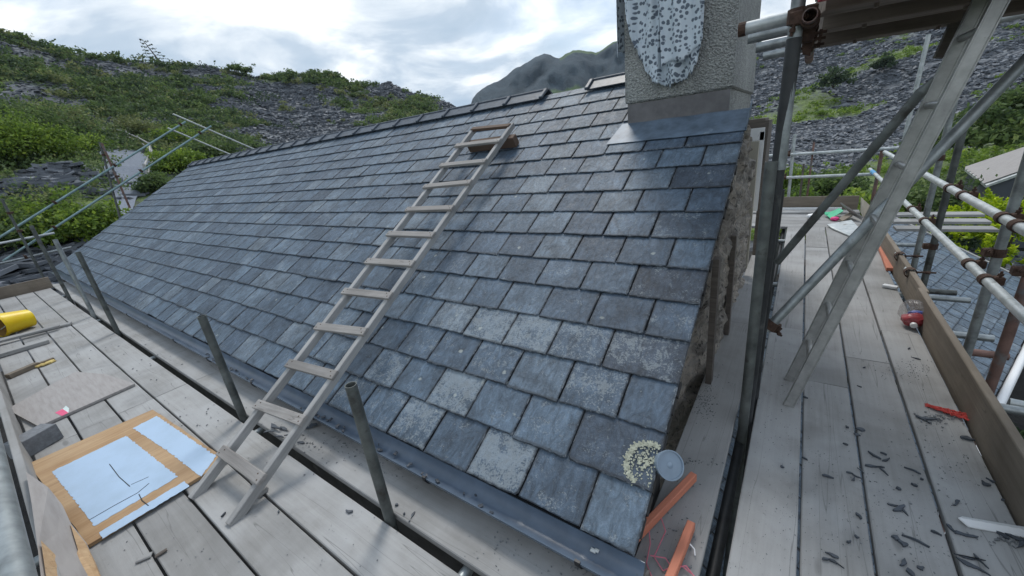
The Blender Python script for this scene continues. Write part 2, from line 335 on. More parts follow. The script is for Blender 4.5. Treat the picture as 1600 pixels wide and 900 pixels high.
t = NT('shade_dark_ground'); v = t.coord(); n_ = t.noise(v, 3, 8, .7); t.base(t.ramp(n_, [(.3, (.016, .015, .014)), (.6, (.04, .038, .036)), (.8, (.09, .088, .085))]), 1); t.bump(n_, 1, .1); dirt = t.m  # soil colour kept near black to paint the shade seen between boards
t = NT('path_chippings'); v = t.coord(); n_ = t.noise(v, 9, 8, .75); t.base(t.ramp(n_, [(.35, (.13, .15, .19)), (.65, (.22, .25, .30))]), .9); path_m = t.m
t = NT('mountain_rock'); v = t.coord(); n_ = t.noise(v, .02, 10, .7); n3 = t.noise(v, .006, 5, .6); veg = t.attr('veg')['Fac']
c = t.ramp(n_, [(.38, (.014, .028, .038)), (.62, (.048, .074, .092))]); c = t.mix(t.ramp(t.math('ADD', veg, t.math('SUBTRACT', n_, .5)), [(.45, 0), (.6, 1)]), c, (.075, .125, .045))  # blue of distant haze put into the rock colour
t.base(c, 1); t.bump(n_, 1, 9); mount_m = t.m
t = NT('scree_slab'); a = t.attr('rnd')['Fac']; t.base(t.ramp(a, [(0, (.07, .08, .095)), (.5, (.16, .175, .20)), (.85, (.26, .28, .31)), (1, (.42, .44, .47))]), .65); slab_m = t.m

# ------------------------------------------------------------------ terrain
KEYS = {  # azimuth: [(range, elevation angle seen from the platform)]
 -30: [(60, -3), (140, 4), (300, 2), (900, 0)],
 50: [(20, -11), (60, -1), (140, 8), (300, 5), (900, 1)],
 72: [(20, -11.5), (30, -6.5), (60, -.5), (140, 9.5), (200, 9), (900, 2)],
 80: [(20, -11.5), (30, -7.5), (60, -1.5), (140, 10), (200, 9), (900, 2)],
 86: [(20, -11.5), (30, -8), (60, -2.5), (140, 8.8), (200, 8), (900, 2)],
 92: [(20, -11.5), (30, -8), (60, -2.5), (140, 7.4), (200, 6), (900, 2)],
 96: [(20, -11.5), (30, -8), (60, -3), (140, 7.1), (200, 5), (900, 1)],
 101: [(20, -11.5), (30, -8), (60, -4), (140, 3), (200, 2), (900, 0)],
 106: [(20, -11.5), (60, -3.8), (140, -1), (900, -.3)],
 126: [(20, -11.5), (60, -3.8), (110, -2), (900, -.3)],
 129: [(20, -11.5), (40, -4), (60, -2), (110, 2.6), (140, 1), (900, -.3)],
 131.7: [(20, -11), (40, -2), (60, 1), (110, 5.3), (140, 3), (900, 0)],
 134: [(20, -11), (40, -1.5), (60, 1.6), (110, 6.5), (140, 4), (900, 0)],
 138.3: [(20, -11), (40, -1), (60, 2), (110, 8.0), (140, 5), (900, 0)],
 139.3: [(20, -11), (40, -1), (60, 2), (110, 8.9), (140, 5), (900, 0)],
 144.2: [(20, -11), (40, -1), (60, 2.3), (110, 9.0), (140, 6), (900, 0)],
 146: [(20, -11), (40, -1), (60, 2.5), (110, 9.7), (140, 6), (900, 0)],
 151.3: [(20, -11), (40, -.5), (60, 3), (110, 10.3), (140, 8), (900, 0)],
 156: [(17, -13), (26, -5), (40, .5), (60, 4), (105, 10.9), (140, 8), (900, 0)],
 162.5: [(17, -12), (24, -3), (35, 1.8), (60, 5), (105, 11.6), (140, 8), (900, 0)],
 168: [(16, -12), (22, -4), (35, 2.2), (60, 5.6), (100, 12.1), (140, 9), (900, 0)],
 172: [(16, -12), (22, -3.5), (32, 2.5), (55, 6.2), (95, 13.3), (140, 9), (900, 0)],
 180: [(16, -12), (22, -3.5), (32, 2.5), (55, 6.2), (95, 14.5), (140, 10), (900, 0)],
 215: [(16, -12), (30, -2), (55, 5), (95, 12), (140, 9), (900, 0)],
 260: [(30, -6), (95, 4), (140, 3), (900, 0)],
 330: [(60, -3), (140, 4), (300, 2), (900, 0)]}
KA = sorted(KEYS)
GZ = -2.75
def key_elev(k, r):
    pts = [(9, math.degrees(math.atan2(GZ-CAM.z, 9))), (13, math.degrees(math.atan2(GZ-CAM.z, 13)))]+KEYS[k]
    return float(np.interp(r, [p_[0] for p_ in pts], [p_[1] for p_ in pts]))
def terr(az, r, rough=True):
    if r <= 9: z = GZ
    else:
        az = (az+30) % 360-30; i = 0
        while i < len(KA)-2 and KA[i+1] <= az: i += 1
        f_ = (az-KA[i])/(KA[i+1]-KA[i]); f_ = min(max(f_, 0), 1)
        e = key_elev(KA[i], r)*(1-f_)+key_elev(KA[i+1], r)*f_
        z = CAM.z+r*math.tan(rad(e))
    if rough and r > 13:
        x = r*math.cos(rad(az)); y = r*math.sin(rad(az)); k = min(1, (r-13)/20)
        z += k*(.9*noise.fractal((x*.07, y*.07, 1.3), 1., 2., 5)+ .35*noise.noise((x*.5, y*.5, 4)))*min(1.6, .35+r/80)
        if 161.5 < az < 172 and r < 50: z = CAM.z+r*math.tan(rad(e))+.25*k*(z-CAM.z-r*math.tan(rad(e)))
        elif r < 45: z += .25*noise.noise((x*.9, y*.9, 2))
    return z
def veg_at(az, r):
    x = r*math.cos(rad(az)); y = r*math.sin(rad(az)); n = noise.fractal((x*.06, y*.06, 9.1), 1., 2., 4)
    n3_ = noise.fractal((x*.16+y*.05, y*.05, 3.1), 1., 2., 3)
    if az > 156: v = .54+.45*n+.75*n3_-(.35 if (r > 88) else 0)*(.5+n)
    elif az > 128:
        v = .16+.5*n+.25*n3_+(.45 if r < 52 else 0)+.4*math.exp(-((az-136.5)/3.2)**2-((r-88)/16)**2)+max(0, (az-150)/10)*.35
        if r > 104: v += .25
    elif az < 101:
        u_ = r*math.cos(rad(az-50)); q = math.sin((y*.085-x*.19)+2.5*n); v = .23+.36*q*(.5+n)+.3*n+(.30 if r < 40 else 0)+(.25 if (az < 80 and r > 95) else 0)
    else: v = .45+.4*n
    return v
AZS = np.concatenate([np.arange(-30, 60, 3), np.arange(60, 186, .55), np.arange(186, 330, 3)])
RS_ = np.concatenate([[0.5, 3, 6, 9, 11], np.geomspace(13, 160, 95), np.geomspace(172, 900, 12)])
nr, na = len(RS_), len(AZS)
P = np.zeros((nr, na, 3)); V = np.zeros((nr, na))
for i, r in enumerate(RS_):
    for j, az in enumerate(AZS):
        P[i, j] = (CAM.x+r*math.cos(rad(az)), CAM.y+r*math.sin(rad(az)), terr(az, r)); V[i, j] = veg_at(az, r) if r > 17 else .1
def sheet(name, rows, cols, mat, wrap=False):
    idx = {}; vs = []; fs = []; vg = []
    def vi(i, j):
        if (i, j) not in idx: idx[(i, j)] = len(vs); vs.append(tuple(P[i, j])); vg.append(V[i, j])
        return idx[(i, j)]
    for i in rows:
        for j in cols:
            j2 = (j+1) % na
            fs.append((vi(i, j), vi(i+1, j), vi(i+1, j2), vi(i, j2)))
    me = D.meshes.new(name); me.from_pydata(vs, [], fs); me.materials.append(mat)
    at_ = me.attributes.new('veg', 'FLOAT', 'POINT'); at_.data.foreach_set('value', vg)
    me.polygons.foreach_set('use_smooth', [True]*len(me.polygons))
    o = D.objects.new(name, me); COL.objects.link(o); o['kind'] = 'structure'; return o
ifoot = 11
jl = [j for j in range(na) if 126 <= AZS[j] < 260]; jr = [j for j in range(na) if not 126 <= AZS[j] < 260]
sheet('ground', range(0, ifoot), range(na), dirt)
sheet('hillside_left', range(ifoot, nr-1), jl, hill_m)
sheet('scree_slope_right', range(ifoot, nr-1), jr, hill_m)
# distant crag
MS = [(96, 9.6), (102, 10.1), (109.6, 10.2), (110.7, 10.3), (113, 9.7), (114.6, 10.1), (115.8, 10.35), (116.8, 10.2), (117.6, 9.9), (118.6, 10.2), (119.4, 10.35), (120.5, 10.1), (122, 9.5), (123.7, 8.9), (126, 8.0), (127.6, 7.4), (128.6, 6.9), (129.2, 6.3), (129.8, 5.2), (131.5, 3.2), (135, 1), (142, 0)]
maz = np.arange(92, 142, .2); mr = np.linspace(0, 1, 34); vs = []; fs = []; vg = []
for i, t_ in enumerate(mr):
    for j, az in enumerate(maz):
        pk = float(np.interp(az, [a[0] for a in MS], [a[1] for a in MS]))
        if az < 96: pk = 9.6-(96-az)*2
        r = 330+270*t_; s_ = math.sin(min(t_/.85, 1)*math.pi/2)**1.15 if t_ < .85 else 1-(t_-.85)*2.0
        e = -1+(pk+1)*s_; x = r*math.cos(rad(az)); y = r*math.sin(rad(az))
        nz_ = noise.fractal((x*.012, y*.012, 3), 1, 2, 6)
        z = CAM.z+r*math.tan(rad(e))+nz_*9*(1-.6*t_)*min(1, t_*3)*(1-.85*max(0, 1-abs(t_-.85)*6))
        rr = r+22*noise.fractal((az*.28, e*.45, 7), 1, 2, 5)
        vs.append((CAM.x+rr*math.cos(rad(az)), CAM.y+rr*math.sin(rad(az)), z)); vg.append(.30+(.40 if (t_ > .74 and az < 117.5) else 0)+(.32 if t_ < .4 else 0))
m = len(maz)
for i in range(len(mr)-1):
    for j in range(m-1): fs.append((i*m+j, (i+1)*m+j, (i+1)*m+j+1, i*m+j+1))
me = D.meshes.new('mountain'); me.from_pydata(vs, [], fs); me.materials.append(mount_m); me.attributes.new('veg', 'FLOAT', 'POINT').data.foreach_set('value', vg)
me.polygons.foreach_set('use_smooth', [True]*len(fs)); o = D.objects.new('mountain', me); COL.objects.link(o); o['kind'] = 'structure'

# ------------------------------------------------------------------ many-faced meshes
def quads_mesh(name, verts, rnd, mat, parent=None, nv=4):
    """verts (n, nv, 3) -> one mesh of n faces with a per-face random value"""
    n = len(verts); me = D.meshes.new(name); me.vertices.add(n*nv); me.vertices.foreach_set('co', verts.reshape(-1).astype(np.float32))
    me.loops.add(n*nv); me.loops.foreach_set('vertex_index', np.arange(n*nv, dtype=np.int32)); me.polygons.add(n)
    me.polygons.foreach_set('loop_start', np.arange(0, n*nv, nv, dtype=np.int32)); me.update(calc_edges=True)
    me.attributes.new('rnd', 'FLOAT', 'FACE').data.foreach_set('value', np.clip(rnd, 0, 1).astype(np.float32)); me.materials.append(mat)
    o = D.objects.new(name, me); _link(o, parent); return o
def leaf_quads(c, size, up=.3, asp=.55):
    n = len(c); a = rng.normal(size=(n, 3)); a /= np.linalg.norm(a, axis=1)[:, None]; b = rng.normal(size=(n, 3)); b[:, 2] *= .5
    b -= (a*b).sum(1)[:, None]*a; b /= np.linalg.norm(b, axis=1)[:, None]; s_ = (size*rng.uniform(.6, 1.35, n))[:, None]
    return np.stack([c-a*s_, c-b*s_*asp, c+a*s_, c+b*s_*asp], 1)
def crown(center, rx, rz, nclump, per, leaf, seed=0, flat=0):
    """leaf clumps spread through an uneven crown; shade value follows the clump"""
    g = np.random.default_rng(seed); d = g.normal(size=(nclump, 3)); d /= np.linalg.norm(d, axis=1)[:, None]; d[:, 2] = np.abs(d[:, 2])*1.0-.25*g.random(nclump)
    rr = g.uniform(.45, 1.0, nclump)[:, None]*(1+.25*g.normal(size=(nclump, 1)))
    cc = d*rr*np.array([rx, rx, rz]); cl_ = g.uniform(0, 1, nclump); pts = []; rn = []
    for k in range(nclump):
        q = g.normal(size=(per, 3))*np.array([1, 1, .6])*rx*.17; pts.append(cc[k]+q); rn.append(.25+.5*cl_[k]+.25*g.normal(size=per)*.6+.0*q[:, 2])
    pts = np.concatenate(pts)+np.array(center); return leaf_quads(pts, leaf), np.concatenate(rn)
def ground_pt(px, py):
    d = ray(px, py); az = math.degrees(math.atan2(d.y, d.x)); k = d.z/math.hypot(d.x, d.y)
    for r in np.arange(13, 140, .25):
        z = CAM.z+r*k
        if z <= terr(az, r): return az, r, Vector((CAM.x+r*math.cos(rad(az)), CAM.y+r*math.sin(rad(az)), terr(az, r)))
    return az, 100, polar(az, 100, terr(az, 100))
def shrub(px, py, rx, rz, mat, label, seed, leaf=.06, n=60, per=55, group=None, cat='shrub', name='shrub', r=None, group_z=None):
    if r is None: az, r, p_ = ground_pt(px, py)
    else:
        d = ray(px, py); az = math.degrees(math.atan2(d.y, d.x)); p_ = polar(az, r, terr(az, r) if group_z is None else group_z)
    e = thing(name, label, cat, p_, 0, group)
    q, rn = crown((0, 0, rz*.35), rx, rz, n, per, leaf, seed); quads_mesh('foliage', q, rn, mat, e)
    mb = MB(); g = random.Random(seed)
    for k in range(6):
        a = g.uniform(0, 6.28); b_ = Vector((math.cos(a)*rx*.5, math.sin(a)*rx*.5, rz*.7)); mb.tube((0, 0, -.1), b_*.5, .03*max(rx, .4), 5, 0, .02*max(rx, .4)); mb.tube(b_*.5, b_, .02*max(rx, .4), 5, 0, .006)
    me = build('stem', mb, bark, e, local=True); me.location = (0, 0, 0)
    return e

# hillside scrub: uncountable cover
def scatter_scrub(name, azr, rr_, n, mat, size, thr=.45, seed=1, per=38):
    g = np.random.default_rng(seed); Q = []; Rn = []; c = 0; tries = 0
    while c < n and tries < n*12:
        tries += 1; az = g.uniform(*azr); r = math.sqrt(g.uniform(rr_[0]**2, rr_[1]**2)) if g.random() < .6 else g.uniform(*rr_)
        if veg_at(az, r)+.12*g.normal() < thr: continue
        if 163.5 < az < 170.5 and r < 46: continue
        z = terr(az, r); s_ = size*g.uniform(.5, 1.4)*min(1, .45+r/90); q, rn = crown((CAM.x+r*math.cos(rad(az)), CAM.y+r*math.sin(rad(az)), z), s_, s_*.62, 7, per//7+1, min(s_*.15, .0024*r+.012), int(g.integers(1e9)))
        Q.append(q); Rn.append(rn*.7+g.uniform(0, .3)); c += 1
    o = quads_mesh(name, np.concatenate(Q), np.concatenate(Rn), mat); return tag(o, kind='stuff')
tag(scatter_scrub('scrub', (128, 186), (24, 112), 2300, leaf_mid, 1.5, .5, 1, 120), 'mid green heather and birch scrub covering the left hillside', 'scrub')
tag(scatter_scrub('scrub', (130, 186), (22, 110), 1000, leaf_oliv, 1.2, .45, 2, 112), 'olive and grey green bracken between the bushes on the left hillside', 'scrub')
tag(scatter_scrub('scrub', (62, 100), (16, 150), 1500, leaf_lime, .8, .44, 3, 84), 'low green plants in bands across the grey scree on the right', 'scrub')
tag(scatter_scrub('scrub', (152, 186), (40, 104), 420, leaf_dark, 1.9, .35, 4, 63), 'dark gorse clumps high on the left hillside', 'scrub')
# scree slabs
def slabs(name, azr, rr_, n, smin, smax, seed, thr, rpow=1., dk=1.):
    g = np.random.default_rng(seed); C_ = []; 
    while len(C_) < n:
        az = g.uniform(*azr); r = rr_[0]+(rr_[1]-rr_[0])*g.random()**rpow
        if veg_at(az, r) > thr: continue
        if 163.8 < az < 170 and r < 44: continue
        C_.append((az, r))
    V_ = []; R_ = []
    for az, r in C_:
        s_ = g.uniform(smin, smax)*(.32+r/95); c = np.array([CAM.x+r*math.cos(rad(az)), CAM.y+r*math.sin(rad(az)), terr(az, r)+s_*.12])
        a = g.uniform(0, 6.28); tl = g.normal(size=2)*.28; x = np.array([math.cos(a), math.sin(a), tl[0]]); y = np.array([-math.sin(a), math.cos(a), tl[1]]); z = np.cross(x, y)
        x = x*s_*g.uniform(.5, 1); y = y*s_*g.uniform(.3, .7); z = z*s_*g.uniform(.08, .2)
        b = [c+x*i+y*j+z*k for k in (-1, 1) for (i, j) in ((-1, -1), (1, -.8), (.9, 1), (-.8, .9))]
        for f_ in ((4, 5, 6, 7), (0, 1, 5, 4), (1, 2, 6, 5), (2, 3, 7, 6), (3, 0, 4, 7)): V_.append([b[i] for i in f_])
        R_ += [g.beta(2, 3)*dk]*5
    return quads_mesh(name, np.array(V_), np.array(R_), slab_m)
tag(slabs('slate_scree', (62, 101), (15, 150), 52000, .09, .34, 11, .45, .75, .68), 'grey slate scree spread over the right hillside', 'scree', kind='stuff')
tag(slabs('slate_scree', (129, 161), (38, 110), 24000, .10, .36, 12, .42, .7, .50), 'dark grey slate tip on the hillside beyond the ridge', 'scree', kind='stuff')
tag(slabs('slate_scree', (158, 184), (34, 100), 6000, .10, .34, 13, .55, 1., .45), 'slate showing through the scrub of the left hillside', 'scree', kind='stuff')

# near slate heaps and path on the left
def heap(px, py, w_, n, label, seed, h=.6):
    az, r, p_ = ground_pt(px, py); g = np.random.default_rng(seed); V_ = []; R_ = []
    for k in range(n):
        u, v_ = g.normal(size=2)*np.array([w_, w_*.55]); hh = h*math.exp(-(u/w_)**2-(v_/(w_*.6))**2)*g.random()
        ca, sa = math.cos(rad(az-90)), math.sin(rad(az-90)); c = np.array([u*ca-v_*sa, u*sa+v_*ca, 0]); 
        gx, gy = p_.x+c[0]-CAM.x, p_.y+c[1]-CAM.y; c[2] = terr(math.degrees(math.atan2(gy, gx)), math.hypot(gx, gy))-p_.z+hh
        s_ = g.uniform(.14, .42); a = rad(az)+g.normal()*.5; tl = g.normal(size=2)*.16; x = np.array([math.cos(a), math.sin(a), tl[0]]); y = np.array([-math.sin(a), math.cos(a), tl[1]]); z = np.array([0, 0, 1.])
        x = x*s_; y = y*s_*g.uniform(.6, 1.3); z = z*s_*g.uniform(.08, .22)
        b = [c+x*i+y*j+z*kk for kk in (-1, 1) for (i, j) in ((-1, -1), (1, -.8), (.9, 1), (-.8, .9))]
        for f_ in ((4, 5, 6, 7), (0, 1, 5, 4), (1, 2, 6, 5), (2, 3, 7, 6), (3, 0, 4, 7)): V_.append([b[i] for i in f_])
        R_ += [g.beta(1.6, 3)]*5
    o = quads_mesh('slate_heap', np.array(V_), np.array(R_), slab_m); o.location = p_; tag(o, label, 'slate heap', kind='stuff')
heap(25, 305, 1.5, 420, 'heap of dark broken slate at the left edge below the bushes', 5)
heap(100, 272, 1.05, 300, 'heap of dark slate slabs beside the grey path', 6)
heap(70, 425, 1.6, 300, 'slate rubble behind the far end of the front platform', 8, .3)
pp = [(150, 228), (203, 225), (228, 236), (252, 252), (240, 275), (222, 298), (207, 330), (192, 345), (176, 338), (168, 300), (158, 262)]
gp = []
for q in pp:
    az, r, p_ = ground_pt(*q); gp.append((az, r))
RR = [(166.3+.1*0, 17, 1.4), ] 
vs = []; fs = []
left = [(192, 352), (181, 320), (172, 290), (162, 258), (152, 230)]; right = [(206, 350), (213, 318), (226, 296), (246, 262), (206, 226)]
nn_ = 26
def along(pts, t_):
    k = t_*(len(pts)-1); i = min(int(k), len(pts)-2); f_ = k-i; return (pts[i][0]*(1-f_)+pts[i+1][0]*f_, pts[i][1]*(1-f_)+pts[i+1][1]*f_)
for i in range(nn_):
    a = along(left, i/(nn_-1)); b = along(right, i/(nn_-1))
    for k in range(9):
        f_ = k/8; q = (a[0]*(1-f_)+b[0]*f_, a[1]*(1-f_)+b[1]*f_); p_ = ground_pt(*q)[2]; vs.append(p_+Vector((0, 0, .12)))
for i in range(nn_-1):
    for k in range(8): fs.append((i*9+k, i*9+k+1, i*9+10+k, i*9+9+k))
mb = MB(); mb.add(vs, fs); o = build('footpath', mb, path_m); o['kind'] = 'structure'

# wooden fence along the far side of the path
fp = [(168, 218), (185, 217), (203, 222), (222, 231), (240, 243), (244, 262), (236, 284)]
f3 = [ground_pt(*q)[2] for q in fp]
e = thing('wooden_fence', 'rough pale pole fence curving round the head of the grey path', 'fence', f3[3])
for q in f3:
    mb = MB(); mb.tube(q-Vector((0, 0, .3)), q+Vector((random.uniform(-.1, .1), 0, 1.0)), .075, 7); build('post', mb, w_ladder, e)
for i in range(len(f3)-1):
    for h in (.85, .45):
        mb = MB(); mb.tube(f3[i]+Vector((0, 0, h)), f3[i+1]+Vector((0, 0, h+random.uniform(-.06, .06))), .055, 6); build('rail', mb, w_ladder, e)

shrub(66, 256, 2.1, 1.7, leaf_lime, 'big yellow green bush above the slate heap at the left edge', 21, .085, 130, 90)
shrub(18, 256, 2.0, 1.8, leaf_lime, 'yellow green bush cut by the left edge, behind the slate heap', 22, .085, 120, 90)
shrub(116, 244, 1.4, 1.1, leaf_lime, 'rounded yellow green bush just left of the head of the path', 23, .085, 100, 80)
shrub(30, 225, 3.0, 2.4, leaf_mid, 'tall green bush at the left edge higher up the hillside', 31, .11, 110, 70)
shrub(92, 212, 2.6, 2.0, leaf_oliv, 'olive bush on the slope above the path', 32, .11, 100, 70)
shrub(100, 380, 1.3, .95, leaf_lime, 'bright green leafy shrub behind the slanting scaffold rails', 24, .075, 130, 90)
shrub(35, 384, 1.3, .9, leaf_mid, 'darker green shrub behind the rails at the left', 25, .075, 110, 80)
shrub(150, 375, 1.0, .8, leaf_lime, 'bright green shrub touching the far corner of the roof', 26, .075, 110, 80)
shrub(246, 300, .8, .7, leaf_mid, 'green bush between the path and the far verge of the roof', 27, .075, 100, 70)
shrub(285, 268, 1.3, .9, leaf_lime, 'light green bush above the far roof corner', 28, .09, 110, 70)
shrub(325, 250, 1.8, 1.0, leaf_mid, 'green bush behind the top of the sloping scaffold rails', 29, .10, 110, 70)
shrub(212, 214, 2.0, 1.1, leaf_oliv, 'olive bush behind the fence at the head of the path', 30, .10, 90, 60)
shrub(275, 226, 1.9, 1.2, leaf_lime, 'light green bush right of the pole fence', 33, .10, 90, 60)
# leaning sparse tree on the skyline
az, r = 161.6, 103; b0 = polar(az, r, terr(az, r)-1); tp = b0+Vector((-.2, -2.1, 5.4))
e = thing('conifer_tree', 'thin leaning conifer alone on the skyline of the left hill', 'tree', b0)
mb = MB(); mb.tube(b0, tp, .2, 7, 0, .04); build('trunk', mb, bark, e)
mb = MB(); Q = []
for k in range(16):
    t_ = .3+.68*k/15; c = b0.lerp(tp, t_); ln = 2.3*(1.06-t_)+.3; a = (1 if k % 2 else -1)
    side = Vector((-math.sin(rad(az)), math.cos(rad(az)), 0))*a; q = c+side*ln+Vector((0, 0, -.25*ln+.3)); mb.tube(c, q, .05, 5, 0, .015)
    for j in range(12):
        Q.append(tuple(c.lerp(q, .3+.7*j/11)+Vector((0, 0, random.uniform(-.15, .12)))))
build('branches', mb, bark, e)
q = leaf_quads(np.array(Q)-np.array(b0), .16); quads_mesh('foliage', q, rng.random(len(q)), leaf_dark, e)
# skyline bushes
for k, (px, py, s_) in enumerate([(61, 72, 1.2), (365, 106, 1.6), (383, 108, 1.3), (455, 118, 1.1), (484, 121, 1.2)]):
    d = ray(px, py); az = math.degrees(math.atan2(d.y, d.x)); shrub(px, py, s_, s_*.9, leaf_mid, ['leftmost round bush on the skyline of the left hill', 'tall bush on the flat skyline right of the leaning conifer', 'low bush close right of the tall skyline bush', 'small bush on the skyline where the dark tip begins', 'small round bush, the last one on the dark tip skyline'][k], 40+k, .22, 26, 20, r=104, group_z=CAM.z+104*math.tan(rad(math.degrees(math.atan2(d.z, math.hypot(d.x, d.y)))))-s_*.5)
# right hillside shrubs
shrub(1300, 150, 2.0, 2.2, leaf_dark, 'dark bush on the scree right of the black scaffold post', 50, .25, 40, 30, r=85, group_z=4.4)
shrub(1378, 120, 1.6, 1.8, leaf_dark, 'small dark bush high on the scree below the upper platform', 51, .22, 36, 30, r=92, group_z=6.3)
shrub(1545, 180, 1.6, 1.0, leaf_mid, 'wide green bush on the bank above the small hut', 52, .12, 100, 60, r=28, group_z=-.8)
shrub(1592, 170, 1.4, 1.0, leaf_mid, 'taller green bush at the right edge above the small hut', 53, .12, 90, 60, r=30, group_z=.1)
shrub(1495, 325, 1.2, 1.0, leaf_mid, 'green bush just left of the small hut', 54, .07, 100, 60)
shrub(1450, 270, 1.3, 1.0, leaf_mid, 'green bush behind the end of the upper guard rail', 55, .07, 80, 60, r=18, group_z=-2.2)
shrub(1300, 270, 1.3, 1.0, leaf_mid, 'green bush behind the far guard rails in the middle', 56, .09, 70, 60, r=24, group_z=-2.6)
shrub(1230, 262, 1.3, 1.0, leaf_lime, 'light green bush left behind the far guard rails', 57, .09, 60, 60, r=26, group_z=-2.6)
shrub(1350, 300, 1.1, .9, leaf_lime, 'light green bush behind the right end of the far toe board', 58, .08, 70, 60, r=17, group_z=-2.4)
shrub(1487, 352, .5, .4, leaf_grey, 'grey green leafy plant behind the guard rails by the stacked boards', 59, .04, 60, 60, r=12.6, group_z=-1.75)
shrub(1225, 330, .9, .9, leaf_lime, 'yellow green bush left behind the far toe board', 60, .07, 60, 50, r=16, group_z=-2.4)
shrub(1590, 640, .5, .5, leaf_dark, 'dark leafy plant below the white eaves gutter', 61, .05, 60, 50, r=6.2, group_z=-2.75)
ec = polar(73.2, 12.9, GZ)
e = thing('conifer_shrub', 'bright yellow green feathery conifer beyond the lower slate roof', 'shrub', ec)
mb = MB(); mb.tube(ec, ec+Vector((0, 0, 1.6)), .08, 8, 0, .02); build('stem', mb, bark, e)
g = np.random.default_rng(77); Q = []; Rn = []
for k in range(560):
    th = g.uniform(0, 6.28); ph = g.uniform(0, 1)**.7; rad_ = 1.65*(1-ph**2*.72); c = np.array([math.cos(th)*rad_, math.sin(th)*rad_, .2+1.72*ph])*g.uniform(.82, 1.05); d_ = c/np.linalg.norm(c)+np.array([0, 0, -.35])
    tt = g.uniform(0, 1, 46)[:, None]; q = c+d_*tt*.38+g.normal(size=(46, 3))*.05*(1.1-tt); Q.append(q); Rn.append(.2+.5*tt[:, 0]+.2*g.random()+.1*g.normal(size=46))
Q = np.concatenate(Q); quads_mesh('foliage', leaf_quads(Q, .048, asp=.42), np.concatenate(Rn), leaf_con, e)

# ------------------------------------------------------------------ slate roofs
def slate_mesh(name, length, nrow, first=(.2195, .3715), gauge=G, sw=SW, seed=3, cut=None, lich=None, jit=1.0):
    """slates in local roof coordinates: x along eaves (0 to -length), s up slope, n normal; returns list for mapping"""
    g = random.Random(seed); mb = MB(); rn = []; li = []; ed = []
    for r in range(nrow):
        x = 0.; k = 0; s0 = r*gauge
        while x > -length+.03:
            w_ = (first[0] if r % 2 == 0 else first[1]) if k == 0 else sw*(1+g.uniform(-.035, .035))
            x1 = max(x-w_, -length-.02); gap = .0052
            if cut and cut(x, x1, s0):
                x = x1; k += 1; continue
            xa, xb = x-gap*g.uniform(.3, 1), x1+gap*g.uniform(.3, 1)
            tj = g.uniform(-.007, .005)*jit; sk = g.uniform(-.005, .005)*jit; ht = .012+g.uniform(0, .004)*jit; th = g.uniform(.0055, .0085)
            top = s0+gauge*1.12
            pts = []; n1_, n2_ = (9, 7) if x > -7 else (3, 2)
            for i in range(n1_+1): pts.append((xa+(xb-xa)*i/n1_, s0+tj+sk*i/n1_+g.uniform(-.003, .003)*jit))
            if g.random() < .10: pts[0] = (pts[0][0]-.012, pts[0][1]+.003); pts.insert(0, (xa, s0+tj+.018))
            if g.random() < .10: pts[-1] = (pts[-1][0]+.012, pts[-1][1]+.003); pts.append((xb, s0+tj+.018))
            for i in range(1, n2_+1): pts.append((xb+g.uniform(-.0015, .0015)*jit, s0+tj+sk+.018+(top-s0-.018)*i/n2_))
            for i in range(n2_, 0, -1): pts.append((xa+g.uniform(-.0015, .0015)*jit, s0+tj+.018+(top-s0-.018)*i/n2_))
            cx_, cy_ = (xa+xb)/2, (s0+top)/2; tw = g.uniform(-.004, .004)*jit
            hh = lambda px, ps: (ht-(ps-s0)/(top-s0)*(ht-.001))+tw*(px-cx_)/sw*(1-(ps-s0)/(top-s0))
            N_ = len(pts); vs = []
            for (px, ps) in pts: vs.append((px, ps, hh(px, ps)))
            for (px, ps) in pts: vs.append((px, ps, hh(px, ps)+th*.55))
            ins = .0045
            for (px, ps) in pts:
                qx = px+(ins if px < cx_ else -ins); qs = ps+(ins if ps < cy_ else -ins); vs.append((qx, qs, hh(px, ps)+th))
            f0 = len(mb.f); mb.__dict__.setdefault('uv', []).extend([((px-xb)/(xa-xb), (ps-s0)/gauge, 0) for (px, ps) in pts]*3)
            fs = [tuple(range(2*N_, 3*N_))[::-1]]
            for i in range(N_):
                j = (i+1) % N_; fs.append((j, i, N_+i, N_+j)); fs.append((N_+j, N_+i, 2*N_+i, 2*N_+j))
            mb.add(vs, fs)
            q = g.random(); q = .02+.1*g.random() if (k == 0 and r % 2 == 1 and nrow > 10) else (.12+.88*q)
            lv = g.random()**3*.5+(lich(x, s0, g) if lich else 0)
            rn += [q]*len(fs); li += [min(lv, 1)]*len(fs); ed += [0]+[1, 1]*N_
            x = x1; k += 1
    return mb, rn, li, ed
def finish_slates(mb, rn, li, ed, origin, xdir, sdir, parent, name, label=None):
    xdir = Vector(xdir); sdir = Vector(sdir); nd = (-xdir).cross(sdir)*-1
    if nd.z < 0: nd = -nd
    M = Matrix((xdir, sdir, nd)).transposed(); me = D.meshes.new(name); me.from_pydata([tuple(v) for v in mb.v], [], mb.f)
    for nm, vals in (('rnd', rn), ('lich', li), ('edge', ed)): me.attributes.new(nm, 'FLOAT', 'FACE').data.foreach_set('value', vals)
    me.attributes.new('sl', 'FLOAT_VECTOR', 'POINT').data.foreach_set('vector', np.array(mb.uv, dtype=np.float32).reshape(-1))
    me.materials.append(slate); o = D.objects.new(name, me); _link(o, parent)
    MM = M.to_4x4(); MM.translation = Vector(origin)-(BASE[parent] if parent else Vector((0, 0, 0))); o.matrix_local = MM; BASE[o] = BASE[parent]
    if label: o['label'] = label
    return o
RY, RZ = RS*cP, RS*sP                                # ridge position
house = thing('slate_roofed_house', 'low stone house under a long blue grey slate roof with one chimney', 'house', (-RL/2, RY, GZ))
NROW = 17
CHX0, CHX1, CHY0 = -.905, -.145, 2.565
